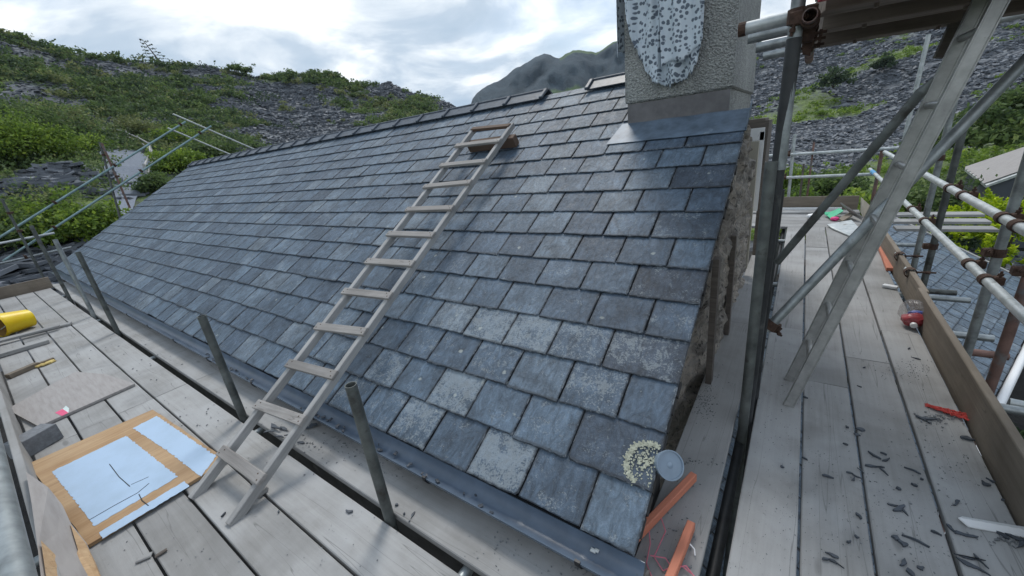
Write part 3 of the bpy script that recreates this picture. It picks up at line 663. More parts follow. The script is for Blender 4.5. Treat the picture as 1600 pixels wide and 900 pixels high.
def cut(x, x1, s0):
    y = s0*cP
    return (x1 > -.93 and y > 2.32)
def lich(x, s, g):
    v = 0
    if x > -1.6 and s < 1.0: v += g.choice([0, 0, 0, .2, .5])
    if g.random() < .05: v += .4
    return v
mb, rn, li, ed = slate_mesh('r', RL, NROW-1, cut=cut, lich=lich)
roof = finish_slates(mb, rn, li, ed, (0, 0, 0), (1, 0, 0), (0, cP, sP), house, 'roof')
# top course (cut short at the ridge)
def rp(x, s, n): return Vector((x, s*cP-n*sP, s*sP+n*cP))
# boarding under the slates, front pitch and back pitch
mb = MB(); T = -.03
mb.add([rp(-.015, .02, 0), rp(-RL+.01, .02, 0), rp(-RL+.01, RS-.01, 0), rp(CHX0, RS-.01, 0), rp(CHX0, 2.45/cP, 0), rp(-.015, 2.45/cP, 0)], [(5, 4, 3, 2, 1, 0)])
mb.add([rp(-.015, .02, T), rp(-RL+.01, .02, T), rp(-RL+.01, RS-.01, T), rp(CHX0, RS-.01, T), rp(CHX0, 2.45/cP, T), rp(-.015, 2.45/cP, T)], [(0, 1, 2, 3, 4, 5)])
k = 0
for a, b in ((0, 1), (1, 2), (4, 5), (5, 0)): mb.f.append((a, b, 6+b, 6+a)); mb.m.append(0)
build('roof_boarding', mb, black, house)
def rpb(x, s, n): return Vector((x, 2*RY-(s*cP-n*sP), s*sP+n*cP))
mb, rn, li, ed = slate_mesh('r', RL-.93, NROW-1, seed=9)
finish_slates(mb, rn, li, ed, (-RL, 2*RY, 0), (-1, 0, 0), (0, -cP, sP), house, 'roof')
mb = MB(); mb.prism([rpb(-.93, .02, 0), rpb(-RL, .02, 0), rpb(-RL, RS-.01, 0), rpb(-.93, RS-.01, 0)], (0, 0, -.03)); build('roof_boarding', mb, black, house)
# walls
def wallbox(x0, x1, y0, y1, z0, z1): mb = MB(); mb.box(((x0+x1)/2, (y0+y1)/2, (z0+z1)/2), (x1-x0, y1-y0, z1-z0)); return mb
build('front_wall', wallbox(-RL+.06, -.05, .03, .5, GZ, -.03), shade_stone, house)
build('back_wall', wallbox(-RL+.06, -.95, 2*RY-.5, 2*RY-.03, GZ, -.03), stone, house)
def gable(x0, x1, pts):
    mb = MB(); mb.prism([(x0, y, z) for y, z in pts], (x1-x0, 0, 0)); return mb
def rough_gable(x0, x1):
    # the near gable face is a bumpy grid, so its stones stand proud
    mb = gable(x0, x1-.27, [(.02, GZ), (3.45, GZ), (3.45, 1.0), (2.75, 1.38), (2.55, 1.42), (.03, -.03)])
    ny, nz = 110, 110; vs = []; fs = []
    for i in range(ny+1):
        y = .03+3.42*i/ny; zt = min(y*math.tan(PITCH)-.05, 1.42) if y < 2.62 else 1.42-(y-2.62)*.5
        for j in range(nz+1):
            z = -1.6+(zt+1.6)*j/nz; c = noise.cell((y*5.2+.5*noise.noise((y*3, z*3, 0)), z*11, 3)); d = .022*c+.024*noise.fractal((y*9, z*12, 1), 1, 2, 6)
            vs.append((x1-.045+d-.20*min(1, max(0, (1.75-y)/.9)), y, z))
    for i in range(ny):
        for j in range(nz): fs.append((i*(nz+1)+j, (i+1)*(nz+1)+j, (i+1)*(nz+1)+j+1, i*(nz+1)+j+1))
    mb.add(vs, fs); return mb
build('gable_wall', rough_gable(-.55, .018), stone, house)
build('gable_wall', gable(-RL+.02, -RL+.45, [(.03, GZ), (2*RY-.03, GZ), (2*RY-.03, -.05), (RY, RZ-.09), (.03, -.05)]), stone, house)
build('gable_wall', gable(-1.35, -.95, [(3.0, GZ), (2*RY-.03, GZ), (2*RY-.03, -.05), (RY, RZ-.09)]), stone, house)
# projecting mortar ledge below the gutter
mb = MB()
for k in range(150):
    x = -k*.088-.02; mb.box((x, .02+random.uniform(-.03, .012), -.135+random.uniform(-.02, .01)), (random.uniform(.07, .12), .09, random.uniform(.05, .09)), Matrix.Rotation(random.uniform(-.2, .2), 3, 'Z')@Matrix.Rotation(random.uniform(-.2, .2), 3, 'Y'), .006)
build('wall_head', mb, mortar, house)
mb = MB(); mb.box((-RL/2, .022, -.065), (RL-.1, .02, .10)); build('fascia', mb, black, house)
# gutter
gr = .058; gy, gz = -.052, -.020; prof = []
for i in range(13):
    a = math.pi+math.pi*i/12; prof.append((gy+gr*math.cos(a), gz+gr*.95*math.sin(a)))
prof_o = [(gy+(gr+.003)*math.cos(math.pi+math.pi*i/12), gz+(gr+.003)*.95*math.sin(math.pi+math.pi*i/12)) for i in range(13)]
prof_o[0] = (prof_o[0][0]-.004, prof_o[0][1]+.004)
sec = prof+prof_o[::-1]; xs = [.03]+[-.4*i for i in range(1, 34)]
mb = MB(); ns = len(sec); vs = []
for x in xs: 
    wob = .004*noise.noise((x*.7, 1, 1)); vs += [(x, y+wob, z+wob) for y, z in sec]
fs = []
for i in range(len(xs)-1):
    for k in range(ns): fs.append((i*ns+k, i*ns+(k+1) % ns, (i+1)*ns+(k+1) % ns, (i+1)*ns+k))
mb.add(vs, fs); mb.add([(xs[0], y, z) for y, z in sec], [tuple(range(ns))])
gut = build('gutter', mb, pvc, house, smooth=True)
for x in [-.18, -1.0, -2.05, -2.9, -3.8, -4.7, -5.6, -6.5, -7.6, -8.7, -9.8, -11, -12.2]:
    mb = MB(); pr = [(gy+(gr+.007)*math.cos(math.pi+math.pi*i/10), gz+(gr+.007)*.95*math.sin(math.pi+math.pi*i/10)) for i in range(11)]
    for i in range(10): mb.beam((x, *pr[i]), (x, *pr[i+1]), .022, .004, (1, 0, 0) if False else (0, 0, 1), 0) if abs(pr[i][0]-pr[i+1][0]) > 1e-5 else None
    mb.box((x, gy-gr-.004, gz+.002), (.022, .010, .014)); build('bracket', mb, black, gut)
BASE[gut] = BASE[house]
# rubbish in the gutter
mb = MB()
for k in range(46):
    x = -random.choice([random.uniform(.6, 1.2), random.uniform(1.3, 2.3), random.uniform(3.0, 4.2)]); L_ = random.uniform(.01, .03)
    mb.box((x, gy+random.uniform(-.03, .012), gz-.045+random.uniform(0, .01)), (L_, L_*.6, .006), Matrix.Rotation(random.uniform(0, 3), 3, 'Z')@Matrix.Rotation(.4, 3, 'X'))
tag(build('slate_crumbs', mb, shard_m), 'crumbs of dark slate lying in the grey gutter', 'debris', kind='stuff')
mb = MB(); c = at(927, 860, -.055); mb.box(c, (.022, .016, .014), None, .005); mb.box(c+Vector((.012, .006, 0)), (.016, .014, .012), None, .004)
tag(build('pebble', mb, stonep), 'small white pebble lying in the near end of the gutter', 'pebble')
# verge underside: mortar and batten ends along the near gable
mb = MB()
for k in range(32):
    s = .1+k*.085
    mb.box(rp(-.04+random.uniform(-.012, .012), s, -.03), (.06, .075, random.uniform(.02, .04)), Matrix.Rotation(PITCH, 3, 'X'), .004)
build('verge_mortar', mb, shade_stone, house)
# ridge tiles: angle tiles with a roll at each joint
def ridge_tile(x0, x1):
    mb = MB(); wg = .165; a = PITCH+.03
    for sgn in (1, -1):
        d = Vector((0, -math.cos(a)*sgn, -math.sin(a))); nrm = Vector((0, -math.sin(a)*sgn, math.cos(a)))
        b = Vector((0, RY, RZ+.045)); q = [Vector((x0, 0, 0))+b, Vector((x1, 0, 0))+b, Vector((x1, 0, 0))+b+d*wg, Vector((x0, 0, 0))+b+d*wg]
        mb.prism(q, nrm*.013)
        e0 = Vector((x0, 0, 0))+b+nrm*.022; e1 = e0+d*(wg+.008); mb.beam(e0, e1, .042, .030, nrm, .006)
    mb.tube(Vector((x0, RY, RZ+.06)), Vector((x1, RY, RZ+.06)), .014, 8); return mb
x = -2.10; k = 0
while x > -RL:
    x1 = max(x-.503, -RL-.02); build('ridge_tile', ridge_tile(x-.0, x1+.004), ridge_m, house); x = x1
build('ridge_tile', ridge_tile(-1.55, -.95), ridge_m, house)
# top course
mb = MB()
for k in range(44):
    x0 = -.93-k*.2845; x1 = x0-.280; s0 = (NROW-1)*G
    mb.prism([rp(x0, s0-.002, .012), rp(x1, s0+random.uniform(-.004, .004), .012), rp(x1, RS-.01, .003), rp(x0, RS-.01, .003)], rp(0, 0, .007))
o = build('roof', mb, MAT['slate'], house)
_c = mb.v; o.data.attributes.new('sl', 'FLOAT_VECTOR', 'POINT').data.foreach_set('vector', [q for k in range(len(_c)) for q in ((0, .02, 0) if k % 4 == 0 else (1, .02, 0) if k % 4 == 1 else (1, .9, 0) if k % 4 == 2 else (0, .9, 0))])
o.data.attributes.new('rnd', 'FLOAT', 'FACE').data.foreach_set('value', [random.Random(i//6).uniform(.4, 1) for i in range(len(o.data.polygons))])
# chimney
cz0, cz1 = 1.30, 3.6; CY1 = 3.95
chim = MB(); pl = .018
for z0, z1, g_ in ((1.25, 1.665, 0), (1.665, cz1, pl)):
    chim.box(((CHX0+CHX1)/2, (CHY0+CY1)/2, (z0+z1)/2), (CHX1-CHX0+2*g_, CY1-CHY0+2*g_, z1-z0), None, .012 if g_ else 0); chim.mi = 0
ch = build('chimney', chim, render_m, house)
mb = MB(); f0 = CHY0-.012
mb.prism([(CHX0, f0, 1.40), (CHX1+.0, f0, 1.40), (CHX1, f0, 1.66), (CHX0, f0, 1.66)], (0, .011, 0)); build('plinth', mb, lead2, ch)
mb = MB(); mb.box(((CHX0+CHX1)/2, (CHY0+CY1)/2, cz1+.03), (CHX1-CHX0+.16, CY1-CHY0+.16, .09), None, .01); build('cap', mb, render_m, ch)
mb = MB(); nx = 24; vs = []; fs = []
for i in range(nx+1):
    x = -.955+(.960)*i/nx
    for j in range(7):
        t_ = j/6; s = (2.32+.245*t_)/cP; lift = .024+.004*noise.noise((x*6, t_*3, 0))
        if i < 3 and j > 4: pass
        vs.append(rp(x+(-.05*(1-t_) if i == 0 else 0), s-.002, lift))
for i in range(nx):
    for j in range(6): fs.append((i*7+j, (i+1)*7+j, (i+1)*7+j+1, i*7+j+1))
mb.add(vs, fs); n0 = len(vs); mb.add([v-Vector((0, 0, .004)) for v in vs], [f_[::-1] for f_ in fs])
mb.beam(rp(.0, 2.32/cP, .03), rp(.0, 2.60/cP, .05), .006, .035); build('flashing', mb, lead, ch, smooth=True)

# frame standing against the far part of the gable
e = thing('window_surround', 'cream and white timber upright with a dark slate cheek beside the chimney', 'window frame', (.0, 3.9, 0))
Yf = 3.75
a = atY(1167, 232, Yf); b = atY(1184, 400, Yf)
def colY(px0, px1, py_t, py_b, Y, th, mat, name):
    A = atY(px0, py_t, Y); B = atY(px1, py_t, Y); z0 = atY((px0+px1)/2, py_b, Y).z; mb = MB(); mb.box(((A.x+B.x)/2, Y+th/2, (A.z+z0)/2), (B.x-A.x, th, A.z-z0), None, .002); build(name, mb, mat, e)
colY(1168, 1186, 222, 420, 3.60, .08, w_cream, 'post'); colY(1188, 1195, 206, 330, 3.72, .05, white, 'white_trim'); colY(1167, 1195, 202, 220, 3.72, .05, white, 'white_trim')
colY(1181, 1188.5, 221, 330, 3.74, .04, w_cream, 'inner_post'); colY(1196, 1202, 188, 400, 3.80, .5, w_dark, 'slate_cheek'); colY(1165, 1196, 188, 201, 3.80, .5, w_dark, 'head_slates')

# cloth hanging over the chimney
nx, nz = 90, 90; vs = []; uv = []; fs = []
def hem(u):   # lower edge of the cloth across the chimney face, in z
    xs_ = [0, .1, .18, .26, .35, .45, .6, .77, .88, .95, 1.0]; zs = [2.35, 2.12, 2.0, 1.91, 1.83, 1.775, 1.745, 1.765, 1.80, 1.86, 2.02]
    return float(np.interp(u, xs_, zs))
X0, X1 = CHX0+.0, -.34
for i in range(nx+1):
    u = i/nx; x = X0+(X1-X0)*u; zb = hem(u)
    for j in range(nz+1):
        v_ = j/nz; z = zb+(3.25-zb)*v_
        fold = .030*math.sin(u*17+1.4*math.sin(v_*2.2)+u*u*6)*(.6+.4*v_)*(.5+noise.noise((u*5, v_*2, 3))+.5)+.045*math.exp(-((u-.47-.03*v_)/.025)**2)+.028*noise.noise((u*8, v_*6, 0)); fr = .010*noise.noise((u*40, v_*30, 2))*math.exp(-v_*9)*2
        ed_ = (.018*noise.noise((u*34, 0, 1))+.010*noise.noise((u*90, 0, 1)))*math.exp(-v_*16)
        vs.append((x+.01*noise.noise((u*4, v_*8, 5)), CHY0-pl-.045-fold-fr, z+ed_*2)); uv.append((x*1.0+.35*fold, z, fold*.2))
for i in range(nx):
    for j in range(nz): fs.append((i*(nz+1)+j, (i+1)*(nz+1)+j, (i+1)*(nz+1)+j+1, i*(nz+1)+j+1))
n0 = len(vs)   # upper layer: shorter second fold
for i in range(41):
    u = i/40; x = -.60+(.27)*u; zb = 1.875+.07*u+.02*math.sin(u*9)+.014*noise.noise((u*30, 3, 1))
    for j in range(61):
        v_ = j/60; z = zb+(3.25-zb)*v_; fold = .026*math.sin(u*12+2+v_*2)*(.6+.4*v_)+.025*noise.noise((u*7, v_*6, 8)); vs.append((x-.02*math.sin(v_*4), CHY0-pl-.112-fold, z)); uv.append((x+.4, z+.3, fold*.2))
for i in range(40):
    for j in range(60): fs.append((n0+i*61+j, n0+(i+1)*61+j, n0+(i+1)*61+j+1, n0+i*61+j+1))
n1_ = len(vs)  # part wrapped round the left side
for i in range(25):
    u = i/24; y = CHY0-.05+.5*u; zb = 2.02+.15*u+.03*math.sin(u*12)
    for j in range(41):
        v_ = j/40; z = zb+(3.25-zb)*v_; vs.append((CHX0-pl-.025-.018*math.sin(u*14+v_*2)-.02*(1-v_), y, z)); uv.append((y, z, .3))
for i in range(24):
    for j in range(40): fs.append((n1_+i*41+j, n1_+(i+1)*41+j, n1_+(i+1)*41+j+1, n1_+i*41+j+1))
mb = MB(); mb.add(vs, fs); o = build('cloth', mb, cloth_m, smooth=True); tag(o, 'white cloth with dark spots hanging in folds over the chimney', 'cloth')
o.data.attributes.new('uvw', 'FLOAT_VECTOR', 'POINT').data.foreach_set('vector', np.array(uv).reshape(-1))
md = o.modifiers.new('thick', 'SOLIDIFY'); md.thickness = .002

# lichen ring and grey pot at the verge
lc = onroof(1012, 725, .022); mb = MB(); g = random.Random(4)
for k in range(900):
    a = g.uniform(.5, 4.4) if k < 760 else g.uniform(0, 6.28); R_ = .085+g.gauss(0, .006) if k < 600 else g.uniform(.0, .085)
    q = lc+Vector((R_*math.cos(a), R_*math.sin(a)*cP, R_*math.sin(a)*sP)); s_ = g.uniform(.002, .0048)
    if q.x > -.012: continue
    mb.box(q-Vector((0, -sP, cP))*.002, (s_*1.7, s_*g.uniform(.9, 1.7), .0022), Matrix.Rotation(PITCH, 3, 'X')@Matrix.Rotation(g.uniform(0, 3), 3, 'Z')@Matrix.Rotation(g.uniform(-.3, .3), 3, 'Y'), 0)
o = build('lichen_crust', mb, lichen, house, label='yellowish lichen ring on the dark verge slate')
pc = atY(1047, 727, .29); ax = (CAM-pc).normalized()*.75+Vector((.55, -.05, .15)); ax.normalize()
e = thing('plastic_pot', 'grey tapered plastic pot sticking out at the near verge beside the lichen ring', 'pot', pc)
mb = MB(); a = pc-ax*.0; b = pc-ax*.085; mb.tube(b, a, .040, 28, .003, .056); mb.tube(a-ax*.004, a-ax*.002, .053, 28); mb.tube(a-ax*.004, a+ax*.004, .057, 28, .005, .057); build('pot_body', mb, pot_m, e, smooth=True)
mb = MB(); mb.tube(a-ax*.001, a+ax*.003, .012, 16, 0, .006); build('centre_stud', mb, pot_m, e, smooth=True)

# ------------------------------------------------------------------ scaffold boards
BT = .038
def board(x0, y0, x1, y1, ztop, mat, label, group, wid=None, name='scaffold_board'):
    """plank whose length runs from (x0,y0) to (x1,y1), its centre line"""
    a = Vector((x0, y0, 0)); b = Vector((x1, y1, 0)); L_ = (b-a).length; W = wid or .222; g = random
    nx_ = max(4, int(L_/.25)); pr = [(-W/2+.004, 0), (-W/2, -.004), (-W/2, -BT+.004), (-W/2+.004, -BT), (W/2-.004, -BT), (W/2, -BT+.004), (W/2, -.004), (W/2-.004, 0), (W/6, 0), (-W/6, 0)]
    mb = MB(); vs = []; sd = g.uniform(0, 50)
    for i in range(nx_+1):
        x = L_*i/nx_; dz = .0025*noise.noise((x*.8+sd, 0, 0)); dy = .0035*noise.noise((x*.5, sd, 0))
        for k, (y, z) in enumerate(pr):
            j_ = .002*noise.noise((x*3+sd, k, 1)); vs.append((x-L_/2, y+dy+(j_ if k in (1, 6) else 0), z+dz+ (.0015*noise.noise((x, y*8, sd)))))
    n_ = len(pr); fs = [(i*n_+k, (i+1)*n_+k, (i+1)*n_+(k+1) % n_, i*n_+(k+1) % n_) for i in range(nx_) for k in range(n_)]; fs += [tuple(range(n_)), tuple(range(nx_*n_, nx_*n_+n_))[::-1]]
    mb.add(vs, fs); c = (a+b)/2
    o = build(name, mb, mat, None, local=True, loc=(c.x, c.y, ztop), rotz=math.atan2(b.y-a.y, b.x-a.x)); return tag(o, label, 'scaffold board', group)
ordn = ['first', 'second', 'third', 'fourth', 'fifth']
far = ['near end', 'next stretch', 'middle stretch', 'far stretch', 'far end']
rows = [(-.325, -.541), (-.553, -.765), (-.777, -.983), (-.995, -1.205)]
cuts = [[.26, -3.70, -7.3, -11.2], [.26, -3.70, -7.45, -11.2], [.26, -3.69, -7.1, -11.2], [.26, -3.66, -7.5, -11.2]]
fd = ['nearest length', 'middle length', 'far length']
for r, (ya, yb) in enumerate(rows):
    for k in range(3):
        board(cuts[r][k]-.004, (ya+yb)/2, cuts[r][k+1]+.004, (ya+yb)/2, ZP-random.uniform(0, .003), w_board, 'grey board, %s of the %s row out from the posts, front platform' % (fd[k], ordn[r]), 'scaffold boards of the front platform', ya-yb)
ic = [-.055, -3.685, -6.35, -9.2, -11.6]
for k in range(4):
    board(ic[k]-.004, -.161, ic[k+1]+.004, -.161, ZP-.001*k, w_board, 'grey scaffold board between the posts and the gutter, %s' % (['nearest length', 'second length', 'third length', 'farthest length'][k]), 'scaffold boards under the gutter', .221)
rrows = [(.274, .484), (.496, .710), (.722, .940), (.954, 1.160)]
rc = [[-1.25, 2.43, 6.02], [-1.25, 1.7, 4.9, 6.02], [-1.25, 2.1, 6.02], [-1.25, 2.62, 6.02]]
for r, (xa, xb) in enumerate(rrows):
    n_ = len(rc[r])-1
    for k in range(n_):
        board((xa+xb)/2, rc[r][k]+.003, (xa+xb)/2, rc[r][k+1]-.003, ZP-random.uniform(0, .003), w_board, 'grey board, %s of the %s row from the gable, right platform' % ((['near length', 'far length'] if n_ == 2 else fd)[k], ordn[r]), 'scaffold boards of the right platform', xb-xa)
board(.077, -.265, .077, 2.405, ZP, w_board, 'grey scaffold board close along the gable, near length with grit on it', 'scaffold boards beside the gable', .226)
board(.077, 2.411, .077, 6.0, ZP-.003, w_board, 'grey scaffold board close along the gable, far length', 'scaffold boards beside the gable', .226)
for k in range(5):
    y = 6.14+k*.232; board(-.35, y, 1.16, y, ZP-.002+(.03 if k == 4 else 0), w_board, 'grey board across the far end of the right platform, %s from the near side' % ordn[k], 'cross boards at the far end')

# toe boards
def upright(x0, y0, x1, y1, z0, h, mat, label, th=.038, name='toe_board', cat='toe board', lean=0):
    a = Vector((x0, y0, z0)); b = Vector((x1, y1, z0)); L_ = (b-a).length; mb = MB(); n_ = max(3, int(L_/.3)); sd = random.uniform(0, 40); pr = [(-th/2, 0), (th/2, 0), (th/2+lean, h-.004), (th/2-.004+lean, h), (-th/2+.004+lean, h), (-th/2+lean, h-.004)]; vs = []
    for i in range(n_+1):
        x = L_*i/n_-L_/2
        for y, z in pr: vs.append((x, y+.004*noise.noise((x*.6, sd, 0)), z+(.006*noise.noise((x*.8+sd, 1, 0)) if z else 0)))
    m_ = len(pr); fs = [(i*m_+k, i*m_+(k+1) % m_, (i+1)*m_+(k+1) % m_, (i+1)*m_+k) for i in range(n_) for k in range(m_)]+[tuple(range(m_))[::-1], tuple(range(n_*m_, n_*m_+m_))]
    mb.add(vs, fs); c = (a+b)/2; o = build(name, mb, mat, None, local=True, loc=c, rotz=math.atan2(y1-y0, x1-x0)); return tag(o, label, cat)
upright(1.195, -.6, 1.195, 3.05, ZP-.03, .235, w_toe, 'pale brown toe board on edge along the right platform, near length')
upright(1.215, 3.0, 1.19, 6.0, ZP-.03, .225, w_toe, 'pale brown toe board on edge along the right platform, far length')
upright(-.2, 7.30, 1.15, 7.30, ZP, .225, w_toe, 'brown toe board closing the far end of the right platform')
upright(-11.25, -1.25, -11.25, -.28, ZP-.01, .215, w_toe, 'brown toe board closing the far end of the front platform')
upright(-11.2, -1.238, -1.0, -1.238, ZP-.03, .225, w_board, 'grey toe board on edge along the outer side of the front platform', .036)

# ------------------------------------------------------------------ scaffold tubes
TR = .0242
def tube_thing(a, b, mat, label, group=None, name='scaffold_tube', cat='scaffold tube', couplers=(), r=TR, extra=None):
    a = Vector(a); b = Vector(b); base = a if a.z <= b.z else b
    e = thing(name, label, cat, base, 0, group); mb = MB(); n_ = max(1, int((b-a).length/.8)); mb.tube(a, b, r, 20, .0036); build('tube', mb, mat, e, smooth=True)
    d = (b-a).normalized()
    for item in couplers:
        t_, off = item if isinstance(item, tuple) else (item, (0, 0, 0))
        c = a.lerp(b, t_); mb = MB(); mb.tube(c-d*.025, c+d*.025, r+.008, 16, .007); s_ = Vector(off) if Vector(off).length else d.orthogonal().normalized()
        s_ = s_-d*s_.dot(d); s_.normalize(); q = c+s_*(r+.020); mb.box(q, (.042, .042, .05), Matrix.Rotation(random.uniform(-.2, .2), 3, 'Z'), .006)
        p2 = d.cross(s_); mb.tube(q-p2*.03+d*.014, q+p2*.062+d*.014, .006, 8); mb.tube(q+p2*.035+d*.014, q+p2*.047+d*.014, .0115, 6); mb.tube(q-p2*.06-d*.014, q+p2*.02-d*.014, .006, 8); mb.tube(q-p2*.046-d*.014, q-p2*.034-d*.014, .0115, 6)
        build('coupler', mb, rust, e)
    return e
def post(px, base_xy, ztop, zbot, mat, label, group=None, couplers=(), lean=(0, 0)):
    return tube_thing((base_xy[0], base_xy[1], zbot), (base_xy[0]+lean[0], base_xy[1]+lean[1], ztop), mat, label, group, 'scaffold_post', 'scaffold post', couplers)
FG = 'short posts between the front platform and the gutter'
post(0, (-1.072, -.297), ZP+.73, GZ, galv_d, 'grey post with open top between wooden ladder and near gutter end', FG)
post(0, (-2.665, -.297), ZP+.78, GZ, galv_d, 'grey post left of the foot of the wooden ladder', FG)
post(0, (-9.86, -.297), ZP+1.0, GZ, galv_d, 'grey post by the gutter, rightmost of the close trio at the far end', FG) if False else None
for (b, tp, lb) in (((172, 522), (115, 395), 'rightmost of the three close posts at the far end of the gutter'), ((133, 497), (75, 376), 'middle one of the three close posts at the far end of the gutter'), ((100, 470), (39, 354), 'leftmost of the three close posts at the far end of the gutter')):
    B = at(*b); d = ray(*tp); s_ = ((B-CAM).xy.dot(d.xy))/d.xy.dot(d.xy); zt = CAM.z+d.z*s_
    post(0, (B.x, -.297), zt, GZ, galv_d if lb[0] != 'm' else galv, lb, 'three close posts at the far end')
# far left frame that follows the far verge
XF = -13.8
LG = 'sloping rails beyond the far gable'
tube_thing(atX(-60, 408, XF), atX(290, 190, XF), green_t, 'greenish tube sloping up beyond the far verge, upper one', LG, couplers=[.35, .62, .97])
tube_thing(atX(5, 408, XF+.05), atX(330, 197, XF+.05), green_t, 'greenish tube sloping up beyond the far verge, lower one', LG, couplers=[.2, .60, .93])
tube_thing(atX(270, 178, XF-.06), atX(420, 243, XF-.06), galv_w, 'pale tube sloping down behind the ridge, upper one', 'rails behind the ridge', r=.02)
tube_thing(atX(262, 200, XF-.06), atX(390, 254, XF-.06), galv_w, 'pale tube sloping down behind the ridge, lower one', 'rails behind the ridge', r=.02)
tube_thing(atX(190, 350, XF-.15), atX(156, 222, XF-.15), galv_d, 'dark upright tube beyond the far verge in front of the path', couplers=[.85], name='scaffold_post', cat='scaffold post')
tube_thing(atX(203, 325, XF-.05), atX(159, 224, XF-.05), rust_t, 'brown leaning tube beyond the far verge in front of the path', couplers=[.5], name='scaffold_post', cat='scaffold post')
tube_thing(atX(-40, 388, XF+.2), atX(85, 364, XF+.2), galv_w, 'short level tube at the far end of the front platform, upper one', 'short level tubes at the far end', couplers=[.75])
tube_thing(atX(-40, 421, XF+.2), atX(112, 386, XF+.2), galv, 'short level tube at the far end of the front platform, lower one', 'short level tubes at the far end', couplers=[.5])
p0 = atX(0, 311, XF+.3); tube_thing((p0.x, -.22, GZ), (p0.x, -.20, p0.z), galv_d, 'dark post at the left edge behind the far toe board', name='scaffold_post', cat='scaffold post', couplers=[.93, .84])
# guard rail beside the camera
tube_thing((-3.2, -1.142, .86), (-.3, -1.142, .86), galv, 'thick looking grey guard rail at the lower left corner', couplers=())
# ledgers and transoms below the boards
for k, x in enumerate([-.62, -2.5, -4.9, -7.4, -10.2]):
    tube_thing((x, -1.4, ZP-BT-.03), (x, .02, ZP-BT-.03), galv, 'tube crossing under the front platform boards, %s from the near end' % ordn[k], 'tubes under the front platform', name='scaffold_transom')
for k, y in enumerate([.12, 1.9, 3.6, 5.4]):
    tube_thing((-.02, y, ZP-BT-.03), (1.62, y+.02, ZP-BT-.03), galv, 'tube crossing under the right platform boards, %s from the near end' % ordn[k], 'tubes under the right platform', name='scaffold_transom')
tube_thing((.225, -1.0, ZP-BT-.085), (.225, 7.2, ZP-BT-.085), blackt, 'long ledger tube in the gap beside the gable board', name='scaffold_ledger')  # coloured black to deepen the shade of the gap
for k, (px, py) in enumerate([(1483, 457), (1500, 523), (1535, 552)]):
    p_ = at(px, py, ZP-.05); tube_thing((1.21, p_.y, ZP-.055), (1.56, p_.y, ZP-.05), [galv_d, galv, rust_t][k], ['dark stub of tube sticking out past the toe board, farthest', 'grey stub of tube sticking out past the toe board, middle', 'rusty stub of tube sticking out past the toe board, nearest'][k], 'tube stubs outside the right toe board')
tube_thing((1.42, 1.98, ZP-.06), (2.1, 1.9, ZP-.06), galv_w, 'pale tube end at the right edge beside the red brown post')
for k, (px, py) in enumerate([(1421, 410), (1432, 436)]):
    p_ = at(px, py, ZP+.12); e = thing('board_clip', ['rusty clip hooked over the toe board, farther one', 'rusty clip hooked over the toe board, nearer one'][k], 'clip', (1.205, p_.y, ZP+.15), 0, 'clips over the right toe board')
    mb = MB(); mb.tube((1.205, p_.y-.025, ZP+.175), (1.205, p_.y+.025, ZP+.175), .042, 16, .006); build('band', mb, rust, e)
    mb = MB(); mb.tube((1.205, p_.y+.03, ZP+.17), (1.205, p_.y+.12, ZP+.17), TR, 14, .003); build('tube_stub', mb, galv_w, e)
    mb = MB(); mb.tube((1.22, p_.y, ZP+.18), (1.36, p_.y, ZP+.185), .008, 8); mb.tube((1.30, p_.y, ZP+.182), (1.325, p_.y, ZP+.182), .016, 6); build('bolt', mb, rust, e)
# gable side standards
post(0, (.232, 1.08), 1.26, GZ, galv_d, 'thick grey post with cut top close against the near gable')
e = tube_thing((.262, 1.13, 1.22), (.262, 1.13, 3.2), galv, 'tall post by the gable, pale above and nearly black below', name='scaffold_post', cat='scaffold post', couplers=[(.29, (1, -.3, 0))])
mb = MB(); mb.tube((.215, 1.16, GZ), (.262, 1.13, 1.72), .0265, 18, .004); build('black_sleeve', mb, blackt, e, smooth=True)
e2 = thing('scaffold_post', 'black post standing close behind the tall post', 'scaffold post', (.245, 1.42, GZ)); mb = MB(); mb.tube((.24, 1.42, GZ), (.262, 1.36, 1.1), TR, 16, .0036); build('tube', mb, blackt, e2, smooth=True)
# ledger that carries the upper platform, end towards the camera
tube_thing((.305, 1.045, 1.775), (.305, 2.75, 1.775), rust_t, 'rusty edged tube under the upper platform with its open end towards the viewer', couplers=[(.04, (-1, 0, .2)), (.10, (0, 0, -1)), (.2, (0, 0, -1)), (.32, (0, 0, -1))], name='scaffold_ledger')
for k, y in enumerate([1.18, 1.45, 1.83, 2.28]):
    tube_thing((.065, y, 1.80), (.30, y+.02, 1.805), galv if k else galv_w, ['nearest and highest tube poking out left of the tall post', 'second tube poking out left of the tall post', 'third tube poking out left of the tall post', 'farthest and lowest tube poking out left of the tall post'][k], 'tube ends left of the tall post', couplers=())
mb = MB(); mb.tube((.058, 1.18, 1.80), (.085, 1.18, 1.80), TR+.003, 14, .004); build('rusty_end', mb, rust, [o for o in D.objects if o.get('label', '').startswith('nearest and highest tube')][0])
ca, sa = math.cos(rad(13)), math.sin(rad(13))
for k in range(6):
    y = 1.12+k*.235; L_ = 1.25; x0 = .335
    board(x0, y, x0+L_*ca, y+L_*sa, 1.925, w_dark, 'dark underside of an upper platform board, %s from the near side' % (['first', 'second', 'third', 'fourth', 'fifth', 'sixth'][k]), 'boards of the upper platform', .228)
